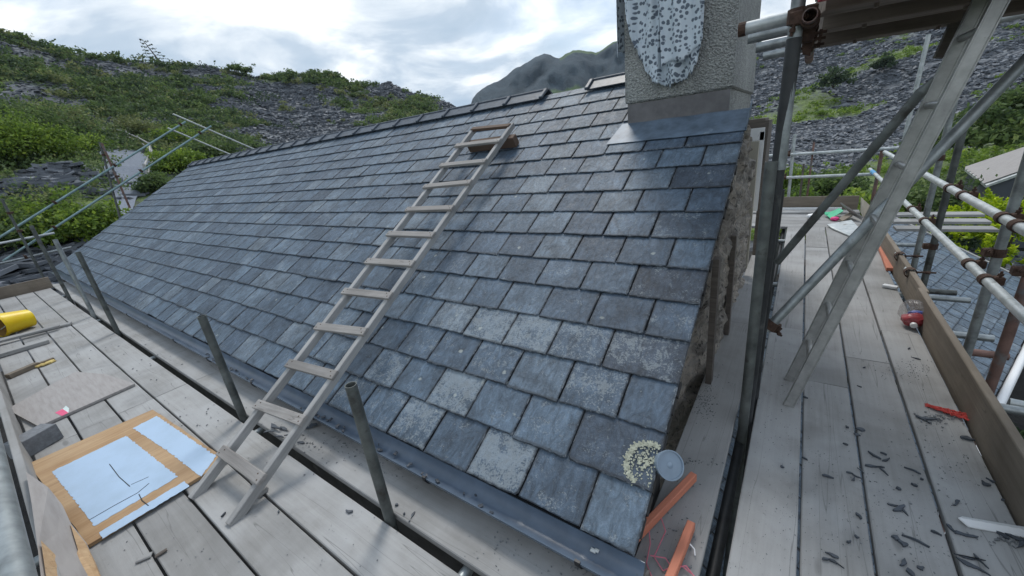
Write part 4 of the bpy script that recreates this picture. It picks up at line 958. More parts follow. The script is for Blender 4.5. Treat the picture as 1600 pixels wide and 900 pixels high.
for k, (y, z) in enumerate([(1.30, 1.885), (1.72, 1.875), (2.20, 1.865)]):
    L_ = 1.25; x0 = .335; mb = MB(); mb.box((0, 0, -.04), (L_, .13, .075), None, .004)
    for q_ in (-.45, -.1, .3): mb.tube((q_, -.02, -.078), (q_, -.02, -.092), .009, 8)
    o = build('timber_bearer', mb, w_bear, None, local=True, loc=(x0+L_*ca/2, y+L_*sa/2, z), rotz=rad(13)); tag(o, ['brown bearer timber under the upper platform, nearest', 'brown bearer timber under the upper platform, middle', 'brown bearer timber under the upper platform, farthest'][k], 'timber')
mb = MB(); mb.beam((.325, .985, 1.875), (1.6, 1.26, 1.90), .03, .15); tag(build('toe_board', mb, red_paint), 'red painted board standing along the edge of the upper platform', 'toe board')
e = thing('timber_bracket', 'short dark timber hanging under the far right of the upper platform', 'timber', atY(1490, 45, 2.3)); mb = MB(); a = atY(1490, 32, 2.3); mb.box(a+Vector((0, 0, -.07)), (.05, .06, .2), Matrix.Rotation(.2, 3, 'Y'), .004); build('timber', mb, w_dark, e)
tube_thing(atY(1500, 45, 2.9), atY(1640, 12, 2.9), galv_w, 'pale tube behind the top of the metal ladder')
# red splice flap hanging from coupler
mb = MB(); a = atY(1262, 62, 1.25); mb.prism([a+Vector((-.02, 0, .05)), a+Vector((.02, 0, .04)), a+Vector((.015, 0, -.06)), a+Vector((-.012, 0, -.05))], (0, .02, 0)); tag(build('splice_plate', mb, rust), 'rusty plate hanging under the big coupler on the tall post', 'clamp plate')
# braces
_a = atY(1197, 516, 1.45); _b = atY(1600, 97, 1.82)
tube_thing(_a, _b+(_b-_a)*.25, galv, 'long grey diagonal brace rising from the tall post past the metal ladder', couplers=[.02], name='scaffold_brace')
a = atY(1214, 410, 1.2); b = atY(1440, 143, 1.05); c = atY(1458, 122, 1.04)
e = thing('scaffold_brace', 'thin dark diagonal bar with a pointed upper end', 'scaffold brace', a); mb = MB(); mb.tube(a, b, .0165, 14); mb.tube(b, c, .0165, 14, 0, .002); build('bar', mb, galv_d, e, smooth=True)
# right guard rails and posts
tube_thing((1.262, 1.1, .785), (1.262, 6.6, .80), galv_w, 'upper pale guard rail along the right platform', 'guard rails of the right platform', couplers=[(.17, (1, 0, 0)), (.205, (1, 0, 0)), (.34, (1, 0, 0)), (.40, (1, 0, 0))])
tube_thing((1.262, .9, .44), (1.262, 7.75, .45), galv_w, 'lower pale guard rail along the right platform', 'guard rails of the right platform', couplers=[(.19, (1, 0, 0)), (.235, (1, 0, 0)), (.42, (1, 0, 0)), (.5, (1, 0, 0))])
mb = MB(); mb.tube((1.262, 7.10, .45), (1.262, 7.45, .45), TR+.003, 14, .002); tag(build('tape_wrap', mb, bluep), 'bright blue tape round the far end of the lower guard rail', 'tape')
RP = [(1.375, 4.34, 2.1, galv, 'grey post outside the rails, farthest of the four near ones'), (1.36, 3.80, 1.35, galv_d, 'dark brown post outside the rails, second farthest of the four near ones'), (1.352, 2.46, 1.6, galv, 'grey post outside the rails in front of the golden conifer'), (1.375, 2.10, 1.6, rust_t, 'reddish brown post outside the rails at the right edge')]
for x, y, zt, m_, lb in RP: post(0, (x, y), zt if m_ is not galv_d else 1.18, GZ, m_, lb, 'posts outside the right platform', couplers=[(.755, (-1, 0, 0))])
a = atY(1390, 285, 6.9); post(0, (a.x, 6.9), atY(1417, 60, 6.9).z, GZ, galv_w, 'tall pale post at the far right corner', lean=(.08, 0))
a = atY(1362, 320, 7.5); post(0, (a.x, 7.5), atY(1375, 235, 7.5).z, GZ, rust_t, 'thin brown post behind the far right corner')
for px0, px1, py0, py1, m_, lb in ((1242, 1236, 210, 318, galv_w, 'pale short post behind the far toe board'), (1272, 1262, 222, 318, rust_t, 'red brown thin post behind the far toe board'), (1256, 1251, 256, 318, w_dark, 'dark timber stake behind the far toe board')):
    a = atY(px0, py0, 7.5); b = atY(px1, py1, 7.5); tube_thing((b.x, 7.5, GZ), a, m_, lb, name='scaffold_post', cat='scaffold post', r=.024 if m_ is galv_w else .015)
a = atY(1195, 244, 7.45); b = atY(1405, 231, 7.45); tube_thing(a, b, galv_w, 'upper pale rail across the far end', 'far rails', couplers=[.2])
a = atY(1195, 279, 7.45); b = atY(1366, 272, 7.45); tube_thing(a, b, galv_w, 'lower pale rail across the far end', 'far rails', couplers=[.2])
# boards stacked beyond the toe board
for k in range(3):
    p_ = at(1412-k*4, 358-k*9, ZP-.05); mb = MB(); mb.beam((1.45, 6.1+k*.28, ZP-.02+k*.035), (2.35, 6.15+k*.28, ZP-.02+k*.035), .2, .035); tag(build('timber_plank', mb, w_board), ['lowest grey plank of the small stack beyond the right toe board', 'middle grey plank of the small stack beyond the right toe board', 'top grey plank of the small stack beyond the right toe board'][k], 'plank', 'planks stacked beyond the toe board')

# ------------------------------------------------------------------ ladders
e = thing('wooden_ladder', 'weathered home made wooden ladder lying up the slate roof', 'ladder', at(326, 800))
FL = at(299, 779); FR = at(358, 820); FL.z = FR.z = ZP
TL = onroof(741, 198, .17); TRr = onroof(800, 192, .17)
nrm = (TL-FL).cross(TRr-FL).normalized(); nrm = nrm if nrm.z > 0 else -nrm
def stile(a, b): 
    mb = MB(); d = (b-a).normalized(); mb.beam(a-nrm*.022+nrm*.0, b-nrm*.022, .036, .044, nrm, .003); return mb
def lad_part(name, a, b, w_, h, mat, nails=False):
    # local frame along the piece, so that the grain runs with it
    x = (b-a).normalized(); y = nrm.cross(x).normalized(); z = x.cross(y); mb = MB(); mb.box((0, 0, 0), ((b-a).length, w_, h), None, .003)
    if nails:
        mb.mi = 1; hl = (b-a).length/2
        for sx_ in (-1, 1):
            for q_ in (.022, .045): mb.tube((sx_*(hl-q_), (q_-.033)*1.1, h/2-.001), (sx_*(hl-q_), (q_-.033)*1.1, h/2+.0012), .0042, 8)
        mat = [mat, rust]
    me = build(name, mb, mat, e, local=True); M = Matrix((x, y, z)).transposed().to_4x4(); M.translation = (a+b)/2-BASE[e]; me.matrix_local = M; return me
lad_part('stile', FL-nrm*.01, TL-nrm*.022, .038, .05, w_ladder); lad_part('stile', FR-nrm*.01, TRr-nrm*.022, .038, .05, w_ladder)
def stile_t(A, B, py):
    # parameter along a stile at a given height in the photograph
    lo, hi = 0., 1.
    R2 = _R.transposed()
    for _ in range(40):
        m_ = (lo+hi)/2; q = R2@(A.lerp(B, m_)-CAM); y = 450-FPX*q.y/-q.z
        if y > py: lo = m_
        else: hi = m_
    return (lo+hi)/2
for (la, ra) in ((708, 748), (635, 658), (571, 588), (513, 521), (458, 465), (411, 415), (368, 370), (330, 328), (294, 288), (261, 255), (230, 223)):
    tl = stile_t(FL, TL, la); tr = stile_t(FR, TRr, ra); a = FL.lerp(TL, tl)+nrm*.018; b = FR.lerp(TRr, tr)+nrm*.018; d = (b-a).normalized()
    lad_part('rung', a-d*.03, b+d*.035, .058, .024, w_rung, True)
a = FL.lerp(TL, .985); b = FR.lerp(TRr, .985); lad_part('rung', a, b, .05, .03, w_block)
c = (TL+TRr)/2; mb = MB(); cc = rp(c.x+.06, (c.y+.0)/cP-.10, .075); mb.box((0, 0, 0), (.60, .07, .105), None, .004)
o = build('timber_block', mb, w_block, None, local=True, loc=cc); o.rotation_euler = (PITCH, 0, 0); tag(o, 'brown timber block propping the top of the wooden ladder', 'timber block')

ml = thing('metal_ladder', 'grey metal ladder leaning across the right platform', 'ladder', at(1232, 620))
F1 = at(1232, 634); F2 = at(1233, 594); U = Vector((.235, .035, .97)).normalized()
v1 = Vector((.229, .008, 1))
T1 = F1+v1.normalized()*2.75; T2 = F2+v1.normalized()*2.75
for A, B in ((F1, T1), (F2, T2)):
    mb = MB(); x = (B-A).normalized(); y = Vector((0, 1, 0)); y = (y-x*y.dot(x)).normalized(); z = x.cross(y); M = Matrix((x, z, y)).transposed()
    mb.box((A+B)/2, ((B-A).length, .046, .022), M, .003); mb.box((A+B)/2+z*.0215, ((B-A).length, .006, .03), M, .001); mb.box((A+B)/2-z*.0215, ((B-A).length, .006, .03), M, .001); build('stile', mb, alu, ml)
k = .30
while k < 2.7:
    a = F1.lerp(T1, k/2.75); b = F2.lerp(T2, k/2.75); mb = MB(); mb.tube(a, b, .015, 12); build('rung', mb, alu, ml, smooth=True); k += .255

# ------------------------------------------------------------------ things on the front platform
def poly_sheet(pts, th, z=ZP, up=.0): return [Vector((*at(px, py, z+up).xy, z+up)) for px, py in pts]
# bucket
bc = at(24, 520); ax = Vector((at(43, 500).x-at(2, 512).x, at(43, 500).y-at(2, 512).y, 0)).normalized(); ax = Vector((ax.x, ax.y, -.02)).normalized()
L1 = at(6, 526); e = thing('bucket', 'yellow plastic bucket lying on its side', 'bucket', (bc.x, bc.y, ZP))
c = Vector((L1.x, L1.y, ZP+.155)); d = Vector((-.42, .91, 0)); ln = .30; d.normalize(); c2 = c+d*ln+Vector((0, 0, -.03))
mb = MB(); mb.tube(c, c2, .150, 32, .004, .118); mb.tube(c2-d*.004, c2, .117, 32); build('bucket_body', mb, yellow, e, smooth=True)
mb = MB(); mb.tube(c-d*.004, c+d*.022, .158, 32, .008, .158); build('rim', mb, yellow, e, smooth=True)
mb = MB(); mb.tube(c+d*.01, c2-d*.01, .1445, 32, .001, .113); build('lining', mb, inner_y, e, smooth=True)
mb = MB(); pts = [c+Vector((-d.y, d.x, 0))*.155*math.cos(a)+(-d*.10+Vector((0, 0, -.06)))*math.sin(a) for a in [math.pi*i/14 for i in range(15)]]; mb.path(pts, .003); build('handle', mb, galv, e)
# planks
def plank(pa, pb, w_, h, z, mat, label, name='timber_plank', cat='plank', group=None):
    a = at(*pa); b = at(*pb); L_ = (b.xy-a.xy).length; mb = MB(); mb.box((0, 0, h/2), (L_, w_, h), None, .004); c = (a+b)/2
    o = build(name, mb, mat, None, local=True, loc=(c.x, c.y, z), rotz=math.atan2(b.y-a.y, b.x-a.x)); return tag(o, label, cat, group)
plank((-75, 552), (112, 507), .10, .03, ZP+.001, w_board, 'grey wooden plank lying across the boards beside the yellow bucket')
plank((-90, 563), (96, 514), .07, .028, ZP+.031, w_board, 'thin grey wooden strip on top of the plank beside the bucket')
plank((-90, 585), (78, 535), .10, .045, ZP+.001, w_board, 'thicker grey wooden plank, nearer of the pair below the bucket')
plank((14, 592), (60, 572), .06, .045, ZP+.001, w_toe, 'short brown timber offcut lying beside a yellow rag', 'timber_offcut', 'offcut')
plank((56, 574), (86, 563), .03, .035, ZP+.002, w_toe, 'narrow brown splinter at the end of the short offcut', 'timber_offcut', 'offcut')
mb = MB(); c = at(68, 570); g = random.Random(3)
for k in range(9): mb.box(c+Vector((g.uniform(-.09, .07), g.uniform(-.03, .06), .012)), (.07, .05, .018), Matrix.Rotation(g.uniform(0, 3), 3, 'Z')@Matrix.Rotation(g.uniform(-.3, .3), 3, 'X'), .006)
tag(build('rag', mb, rag_y), 'crumpled yellow rag under the short brown offcut', 'rag')
# grey ply panel with stickers
pts = poly_sheet([(13, 643), (63, 670), (212, 603), (168, 588), (120, 584), (84, 603)], .02)
e = thing('plywood_sheet', 'cut grey plywood panel with a pink sticker lying on the boards', 'plywood panel', pts[0])
mb = MB(); mb.prism([p_+Vector((0, 0, .003)) for p_ in pts], (0, 0, .02)); build('panel', mb, ply_grey, e)
mb = MB(); mb.prism(poly_sheet([(86, 645), (97, 650), (107, 645), (98, 639)], 0, ZP+.0235), (0, 0, .001)); build('sticker', mb, pink, e, label='pink sticker')
mb = MB(); mb.prism(poly_sheet([(98, 639), (107, 645), (108, 638), (103, 634)], 0, ZP+.0235), (0, 0, .001)); build('sticker', mb, wht_st, e, label='pale sticker')
# grey block
c = at(60, 700); mb = MB(); mb.box((0, 0, .06), (.21, .13, .12), None, .004); d = at(80, 690)-at(42, 712)
o = build('concrete_block', mb, concrete, None, local=True, loc=(c.x, c.y, ZP), rotz=math.atan2(d.y, d.x)); tag(o, 'small grey concrete block beside the outer toe board', 'block')
# blue and bare plywood sheet
SC = [(46, 728), (240, 643), (357, 722), (140, 856)]
sp_ = poly_sheet(SC, .02, ZP, .004); e = thing('painted_plywood', 'plywood sheet with pale blue painted patches and bare torn edges', 'plywood sheet', sp_[0])
edge = []
for i in range(4):
    for k in range(12):
        q = sp_[i].lerp(sp_[(i+1) % 4], k/12); jj = .006*noise.noise((i*9+k*1.7, 2, 0)); edge.append(q+Vector((jj, jj, 0)))
mb = MB(); mb.prism(edge, (0, 0, .018)); build('sheet', mb, w_ply, e)
def patch(pts, name='paint_patch'):
    q = poly_sheet(pts, 0, ZP, .0224); out_ = []; n_ = len(q)
    for i in range(n_):
        a, b = q[i], q[(i+1) % n_]; nn = max(2, int((b-a).length/.012)); pr_ = Vector((-(b-a).y, (b-a).x, 0)).normalized()
        for k in range(nn): out_.append(a.lerp(b, k/nn)+pr_*(.008*noise.noise((a.x*9+k*.5, i*7, 1))+.004*noise.noise((k*2.3, i*5, 4)) if k else 0))
    mb = MB(); mb.prism(out_, (0, 0, .0012)); return mb
build('paint_patch', patch([(81, 737), (197, 681), (278, 745), (148, 822)]), blue_coat, e)
build('paint_patch', patch([(208, 669), (245, 650), (338, 713), (314, 745), (262, 705)]), blue_coat, e)
build('paint_patch', patch([(155, 832), (288, 752), (296, 760), (160, 842)]), blue_coat, e)
mb = MB()
for pl_ in ([(171, 725), (186, 745), (203, 760)], [(140, 812), (180, 789), (215, 770), (233, 755)], [(217, 772), (222, 782), (232, 790)], [(205, 757), (221, 750), (232, 745)]):
    q = poly_sheet(pl_, 0, ZP, .0245)
    for i in range(len(q)-1): mb.beam(q[i], q[i+1], .0035 if pl_[0][0] != 205 else .002, .0012, (0, 0, 1), 0)
build('crack', mb, black, e)
# wedge under the raised corner
# broken plywood leaning inwards against the toe board
e = thing('broken_plywood', 'broken offcut of plywood with torn yellow edge leaning at the lower left', 'plywood offcut', at(110, 860))
q = [at(43, 741, ZP+.22), at(52, 790, ZP+.23), at(62, 860, ZP+.23), at(70, 930, ZP+.23), at(170, 935, ZP+.03), at(150, 880, ZP+.03), at(136, 850, ZP+.05), at(112, 820, ZP+.08), at(98, 790, ZP+.12), at(78, 765, ZP+.17)]
mb = MB(); mb.prism(q, (0, 0, .016)); build('board', mb, ply_grey, e)
q = [at(112, 822, ZP+.10), at(136, 852, ZP+.07), at(150, 880, ZP+.05), at(172, 935, ZP+.05), at(150, 935, ZP+.08), at(132, 900, ZP+.085), at(120, 880, ZP+.09), at(124, 862, ZP+.095)]
mb = MB(); mb.prism([p_+Vector((0, 0, .004)) for p_ in q], (0, 0, .010)); build('torn_edge', mb, w_ply, e)
q = [at(68, 850, ZP+.235), at(90, 872, ZP+.17), at(118, 930, ZP+.12), at(80, 930, ZP+.22)]
mb = MB(); mb.prism([p_+Vector((0, 0, .014)) for p_ in q], (0, 0, .008)); build('torn_edge', mb, w_ply, e)
mb = MB(); c = at(98, 888, ZP+.18)
# cleats
for k, (a, b, w_, lb) in enumerate([((214, 878), (238, 868), .03, 'small pale wooden cleat on the gap near the lower edge'), ((243, 872), (262, 860), .016, 'thin dark sliver beside the small pale cleat'), ((415, 765), (400, 778), .05, 'short wooden wedge under the lowest rung of the wooden ladder'), ((396, 752), (416, 768), .03, 'small wooden cleat against the near stile foot')]):
    plank(a, b, w_, .012 if w_ < .04 else .03, ZP+.001, w_board if k != 1 else w_dark, lb, 'wooden_cleat', 'cleat')

# ------------------------------------------------------------------ things on the gable side
def batten(pa, pb, za, zb, w_, h, mat, label, name='timber_batten'):
    a = at(*pa, za); b = at(*pb, zb); x = (b-a).normalized(); y = Vector((0, 0, 1)).cross(x).normalized(); z = x.cross(y); mb = MB(); mb.box((0, 0, 0), ((b-a).length, w_, h), None, .003)
    o = build(name, mb, mat, None, local=True); M = Matrix((x, y, z)).transposed().to_4x4(); M.translation = (a+b)/2; o.matrix_world = M; return tag(o, label, 'batten', 'orange battens' if mat is orange else None)
batten((990, 842), (1084, 744), ZP+.03, ZP+.05, .028, .045, orange, 'orange batten sticking out from under the near roof corner, pointing at the grey pot')
batten((1044, 912), (1080, 820), ZP+.028, ZP+.028, .030, .045, orange, 'orange batten lying lengthwise at the lower edge of the gable board')
batten((1378, 398), (1391, 428), ZP+.02, ZP+.02, .06, .04, orange, 'orange batten lying against the right toe board') if False else None
plank((1376, 388), (1390, 424), .055, .035, ZP+.001, orange, 'faded orange batten lying against the right toe board', 'timber_batten', 'batten')
g = random.Random(12)
for k, pts in enumerate([[(1012, 828), (1030, 800), (1040, 830), (1022, 870), (1036, 892), (1060, 880), (1085, 900)], [(1016, 868), (1040, 872), (1050, 888), (1072, 884), (1088, 905)], [(1013, 816), (1016, 850), (1010, 880), (1020, 905)]]):
    mb = MB(); q = [at(px, py, ZP+.008+.02*g.random()) for px, py in pts]; mb.path(q, .0022, 5); tag(build('string', mb, pinkstring), ['pink string looping round the lower orange batten', 'pink string running along the board under the gutter end', 'pink string hanging from the roof corner'][k], 'string', 'pink strings at the roof corner')
mb = MB(); q = [at(1078, 850, ZP+.03), at(1085, 858, ZP+.02), at(1086, 868, ZP+.01)]; mb.path(q, .0025, 5); tag(build('wire', mb, white), 'short curl of white wire beside the lower orange batten', 'wire')
# timber uprights against the near gable
for k, (px, py, tpy, lb) in enumerate([(1132, 560, 432, 'dark weathered timber upright leaning on the near gable'), (1108, 590, 470, 'black timber upright near the eaves end of the near gable')]):
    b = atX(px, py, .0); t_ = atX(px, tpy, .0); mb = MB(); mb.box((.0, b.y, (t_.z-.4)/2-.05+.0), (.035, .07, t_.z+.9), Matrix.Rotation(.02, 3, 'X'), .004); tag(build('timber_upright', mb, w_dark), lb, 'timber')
# right platform
e = thing('plastic_bag', 'clear plastic bag holding a red and blue bottle by the toe board', 'plastic bag', at(1426, 515)); c = at(1426, 510)
def blob(c, r, seed, sq=(1, 1, 1), nseg=18):
    bm = bmesh.new(); bmesh.ops.create_icosphere(bm, subdivisions=3, radius=1); mb = MB()
    vs = [Vector(c)+Vector((v.co.x*sq[0], v.co.y*sq[1], v.co.z*sq[2]))*r*(1+.22*noise.noise(v.co*2.2+Vector((seed, 0, 0)))+.08*noise.noise(v.co*7+Vector((seed, 0, 0)))) for v in bm.verts]; fs = [tuple(v.index for v in f_.verts) for f_ in bm.faces]; bm.free(); mb.add(vs, fs); return mb
build('red_bottle', blob(c+Vector((0, 0, .055)), .07, 1, (1, .85, .7)), redp, e, smooth=True)
build('blue_label', blob(c+Vector((.012, .03, .085)), .05, 2, (1, .4, .6)), mk_simple('blue_label', (.09, .14, .45), .4), e, smooth=True)
mb = MB(); mb.tube(c+Vector((-.01, -.075, .035)), c+Vector((-.01, -.055, .04)), .020, 16); build('cap', mb, white, e, smooth=True)
build('bag_film', blob(c+Vector((-.01, .06, .09)), .085, 3, (.85, .9, 1.1)), film, e)
g = random.Random(8)
for k in range(1):
    mb = MB()
    for j in range(26):
        q = [at(1446+g.uniform(-2, 4), 632+g.uniform(-2, 3), ZP+.004)]; 
        for i in range(1, 7): q.append(at(1446+i*11+g.uniform(-4, 4), 632+i*3.2+g.uniform(-1, 1)*(1+i*.9), ZP+.004+.012*g.random()))
        mb.path(q, .0018, 4)
    tag(build('string', mb, redstring), 'frayed bundle of red string beside the right toe board', 'string')
a = at(1500, 822); b = at(1640, 842); mb = MB(); mb.prism([at(1497, 810, ZP+.02), at(1513, 824, ZP+.001), at(1640, 848, ZP+.001), at(1640, 836, ZP+.02)], (0, 0, .005)); mb.prism([at(1497, 810, ZP+.018), at(1640, 836, ZP+.018), at(1640, 831, ZP+.001), at(1503, 808, ZP+.001)], (0, 0, .004))
tag(build('plastic_trim', mb, white), 'long white plastic angle trim at the right edge', 'trim')
plank((1379, 448), (1402, 452), .05, .025, ZP+.001, white, 'short white plastic offcut near the clips on the toe board', 'plastic_offcut', 'offcut')
# far corner clutter
def slabthing(pts, zs, th, mat, name, label, cat):
    q = [at(px, py, ZP+z) for (px, py), z in zip(pts, zs)]; mb = MB(); mb.prism(q, (0, 0, th)); return tag(build(name, mb, mat), label, cat)
slabthing([(1292, 352), (1330, 345), (1352, 368), (1330, 371), (1300, 358)], [.02, .05, .02, .01, .01], .015, galv_w, 'metal_sheet', 'crumpled pale grey sheet lying near the far corner', 'sheet')
slabthing([(1313, 318), (1350, 342), (1353, 348), (1330, 335)], [.22, .06, .03, .05], .02, ply_grey, 'plywood_offcut', 'grey board leaning in the clutter of the far corner', 'board')
slabthing([(1345, 310), (1362, 326), (1350, 343), (1344, 330)], [.25, .20, .02, .02], .02, w_cream, 'plywood_offcut', 'pale offcut standing upright in the far corner', 'board')
slabthing([(1289, 335), (1311, 326), (1318, 330), (1298, 342)], [.03, .10, .10, .03], .008, green_p, 'plastic_sheet', 'bright green plastic piece in the far corner', 'plastic sheet')
slabthing([(1288, 332), (1309, 331), (1310, 334), (1289, 336)], [.06, .06, .05, .04], .006, green_p, 'plastic_sheet', 'flat green plastic strip under the bright green piece', 'plastic sheet')
slabthing([(1310, 343), (1328, 333), (1332, 338), (1316, 347)], [.02, .06, .06, .02], .02, w_toe, 'timber_offcut', 'brown offcut lying beside the green plastic', 'offcut')
c = at(1304, 345); tag(build('rag', blob(c+Vector((0, 0, .03)), .05, 5, (1.1, .8, .6)), mk_simple('hot_pink', (.8, .06, .25), .6)), 'small hot pink rag in the far corner', 'rag')
c = at(1270, 342); tag(build('plastic_bag', blob(c+Vector((0, 0, .04)), .07, 6, (1.2, .9, .6)), white), 'small crumpled white bag near the far toe board', 'plastic bag')
mb = MB(); mb.box(((-.1+.9)/2, 7.2, ZP+.03), (1.1, .06, .06), None, .003); tag(build('plastic_trim', mb, white), 'white plastic length lying along the far toe board', 'trim')

# slate splinters
def splinter(px, py, ln, wd, ang, label, group, z=ZP, seed=0):
    g = random.Random(seed); n_ = 9; pts = []
    for i in range(n_):
        a = 2*math.pi*i/n_; pts.append((ln/2*math.cos(a)*g.uniform(.55, 1.1), wd*.42*math.sin(a)*g.uniform(.3, 1.3)+ln*.05*math.sin(a*2+seed), 0))
    mb = MB(); mb.prism(pts, (0, 0, g.uniform(.004, .010))); c = at(px, py, z)
    o = build('slate_splinter', mb, shard_m, None, local=True, loc=(c.x, c.y, z+.001), rotz=rad(ang)); tag(o, label, 'slate splinter', group)
SPL = {'first': [(1258, 622, .03, .012), (1222, 730, .018, .014), (1180, 560, .02, .014)],
 'second': [(1294, 746, .05, .012), (1323, 668, .02, .016), (1320, 695, .025, .008), (1258, 718, .04, .01), (1338, 745, .05, .010), (1334, 749, .045, .012), (1327, 740, .03, .008), (1341, 807, .035, .016), (1300, 868, .05, .016), (1305, 880, .06, .014), (1338, 840, .02, .012), (1326, 848, .018, .014), (1290, 875, .04, .008), (1345, 736, .04, .006)],
 'third': [(1345, 672, .05, .03), (1340, 680, .035, .025), (1364, 712, .06, .012), (1385, 720, .06, .010), (1366, 730, .07, .009), (1380, 737, .05, .010), (1425, 736, .06, .007), (1404, 765, .022, .016), (1428, 759, .024, .012), (1405, 795, .07, .022), (1395, 790, .05, .012), (1412, 800, .05, .012), (1432, 847, .08, .008), (1399, 842, .035, .024), (1411, 852, .03, .034), (1411, 880, .05, .016), (1438, 888, .028, .020), (1422, 897, .04, .02), (1380, 710, .03, .006), (1440, 750, .012, .01), (1342, 604, .03, .008), (1350, 575, .03, .008)],
 'fourth': [(1450, 655, .10, .022), (1443, 657, .08, .012), (1510, 686, .06, .035), (1540, 757, .04, .030), (1548, 752, .03, .014), (1492, 787, .075, .016), (1505, 835, .08, .018), (1486, 827, .06, .01), (1522, 887, .09, .030), (1580, 838, .10, .024), (1562, 835, .06, .014), (1595, 850, .09, .02), (1515, 873, .08, .008), (1532, 878, .06, .006), (1462, 834, .03, .008), (1566, 782, .012, .01), (1430, 560, .05, .01), (1420, 545, .03, .01)]}
kk = 0
for row, lst in SPL.items():
    for (px, py, ln, wd) in lst:
        kk += 1; splinter(px, py, ln, wd, [-10, 150, -35, 60, 15, -60][kk % 6]+random.uniform(-12, 12), 'dark slate splinter lying on the %s row of boards from the gable' % row, 'slate splinters on the %s row of the right platform' % row, ZP, kk)
for (px, py, ln, wd) in [(546, 800, .045, .022), (300+50, 805, .03, .008), (436, 660+140, .02, .008), (620, 790, .022, .016), (645, 806, .04, .012), (632, 804, .012, .01), (640, 815, .012, .008)]:
    kk += 1; splinter(px, py, ln, wd, random.uniform(0, 180), 'small slate splinter on the boards near the foot of the wooden ladder', 'slate splinters near the wooden ladder', ZP, kk)
for (px, py, ln, wd) in [(432, 668, .14, .03), (445, 672, .12, .028), (420, 675, .10, .02), (455, 680, .09, .02), (470, 692, .07, .02), (480, 668, .08, .03), (490, 664, .09, .04), (500, 655, .07, .02), (438, 683, .09, .018)]:
    kk += 1; splinter(px, py, ln, wd, 20+random.uniform(-15, 15), 'broken slate piece under the wooden ladder beside the gutter', 'broken slate under the ladder', ZP+.002+(kk % 3)*.006, kk)
# fine grit and flakes
def grit(name, regs, label, seed, mat=grit_m):
    g = np.random.default_rng(seed); V_ = []; R_ = []
    for (cx, cy, rx, ry, n, smax) in regs:
        k = 0
        while k < n:
            u, v_ = g.normal(size=2); px, py = cx+u*rx, cy+v_*ry; p_ = at(px, py); k += 1
            x_, y_ = p_.x, p_.y
            gapr = [(.19, .274), (.484, .496), (.71, .722), (.94, .954)]
            if y_ > -.2 and x_ > -.03:
                if any(a-.003 < x_ < b+.003 for a, b in gapr) or x_ > 1.155: continue
            else:
                if any(a < y_ < b for a, b in ((-.325, -.272), (-.553, -.541), (-.775, -.765), (-.993, -.983))) or y_ > -.06 or y_ < -1.2: continue
            s_ = g.uniform(.15, 1)**2*smax; a = g.uniform(0, 6.28); c = np.array([x_, y_, ZP+s_*.15+.002]); x = np.array([math.cos(a), math.sin(a), g.normal()*.2])*s_; y = np.array([-math.sin(a), math.cos(a), g.normal()*.2])*s_*g.uniform(.3, .9); z = np.array([0, 0, s_*.3])
            b = [c+x*i+y*j+z*kz for kz in (-.6, .6) for (i, j) in ((-.5, -.5), (.5, -.4), (.4, .5), (-.5, .4))]
            for f_ in ((4, 5, 6, 7), (0, 1, 5, 4), (1, 2, 6, 5), (2, 3, 7, 6), (3, 0, 4, 7)): V_.append([b[i] for i in f_])
            R_ += [g.random()]*5
    o = quads_mesh(name, np.array(V_), np.array(R_), mat); return tag(o, label, 'grit', kind='stuff')
grit('slate_grit', [(1100, 630, 9, 12, 300, .007), (1112, 600, 10, 20, 60, .007), (1080, 722, 22, 3, 60, .010), (1065, 830, 22, 30, 90, .009), (1420, 578, 24, 9, 300, .006), (1350, 740, 90, 90, 260, .006), (1450, 800, 70, 70, 240, .007), (1470, 690, 40, 40, 120, .007), (1230, 700, 30, 90, 160, .005), (1200, 600, 30, 40, 120, .006), (1470, 655, 20, 5, 120, .012), (1590, 845, 20, 6, 120, .010), (1380, 760, 110, 100, 900, .0032), (1220, 760, 40, 110, 500, .003), (1090, 640, 25, 90, 350, .003)], 'fine grey slate grit and flakes scattered over the right platform', 31)
grit('slate_grit', [(640, 720, 60, 14, 260, .009), (560, 690, 50, 14, 160, .009), (820, 850, 50, 14, 120, .008), (470, 690, 40, 20, 120, .012), (500, 850, 80, 40, 60, .006), (250, 870, 60, 30, 60, .006), (210, 560, 40, 20, 60, .014), (330, 640, 40, 20, 60, .012), (950, 890, 40, 8, 200, .008)], 'fine slate grit and mortar crumbs on the front platform', 32)

# ------------------------------------------------------------------ lower slate roof and hut on the right
az2 = 68.8; E0 = Vector((2.9, 6.33, -2.0)); u2 = Vector((math.cos(rad(az2)), math.sin(rad(az2)), 0)); dn2 = Vector((math.sin(rad(az2)), -math.cos(rad(az2)), 0)); p2 = rad(27)
sdir = (-dn2*math.cos(p2)+Vector((0, 0, 1))*math.sin(p2)); n2_ = dn2*math.sin(p2)+Vector((0, 0, math.cos(p2)))
def onplane(px, py): d = ray(px, py); return CAM+d*(n2_.dot(E0-CAM)/n2_.dot(d))
fv = onplane(1540, 410); lf = (fv-E0).dot(u2); L2 = lf+7.0
ann = thing('outbuilding', 'lower stone outbuilding with a grey slate roof beside the right platform', 'outbuilding', (E0.x, E0.y, GZ))
mb, rn, li, ed = slate_mesh('r', L2, 15, gauge=.17, sw=.25, first=(.25, .125), seed=21)
top = E0+u2*lf
rn = [.65+.35*q for q in rn]
finish_slates(mb, rn, li, ed, top, u2, sdir, ann, 'roof')
mb = MB(); q = [top+n2_*-.002, top-u2*L2, top-u2*L2+sdir*2.5, top+sdir*2.5]; mb.prism(q, -n2_*.05); build('roof_boarding', mb, mortar, ann)
mb = MB(); q0 = top+sdir*2.55; mb.tube(q0, q0-u2*L2, .05, 10); build('ridge', mb, mortar, ann)
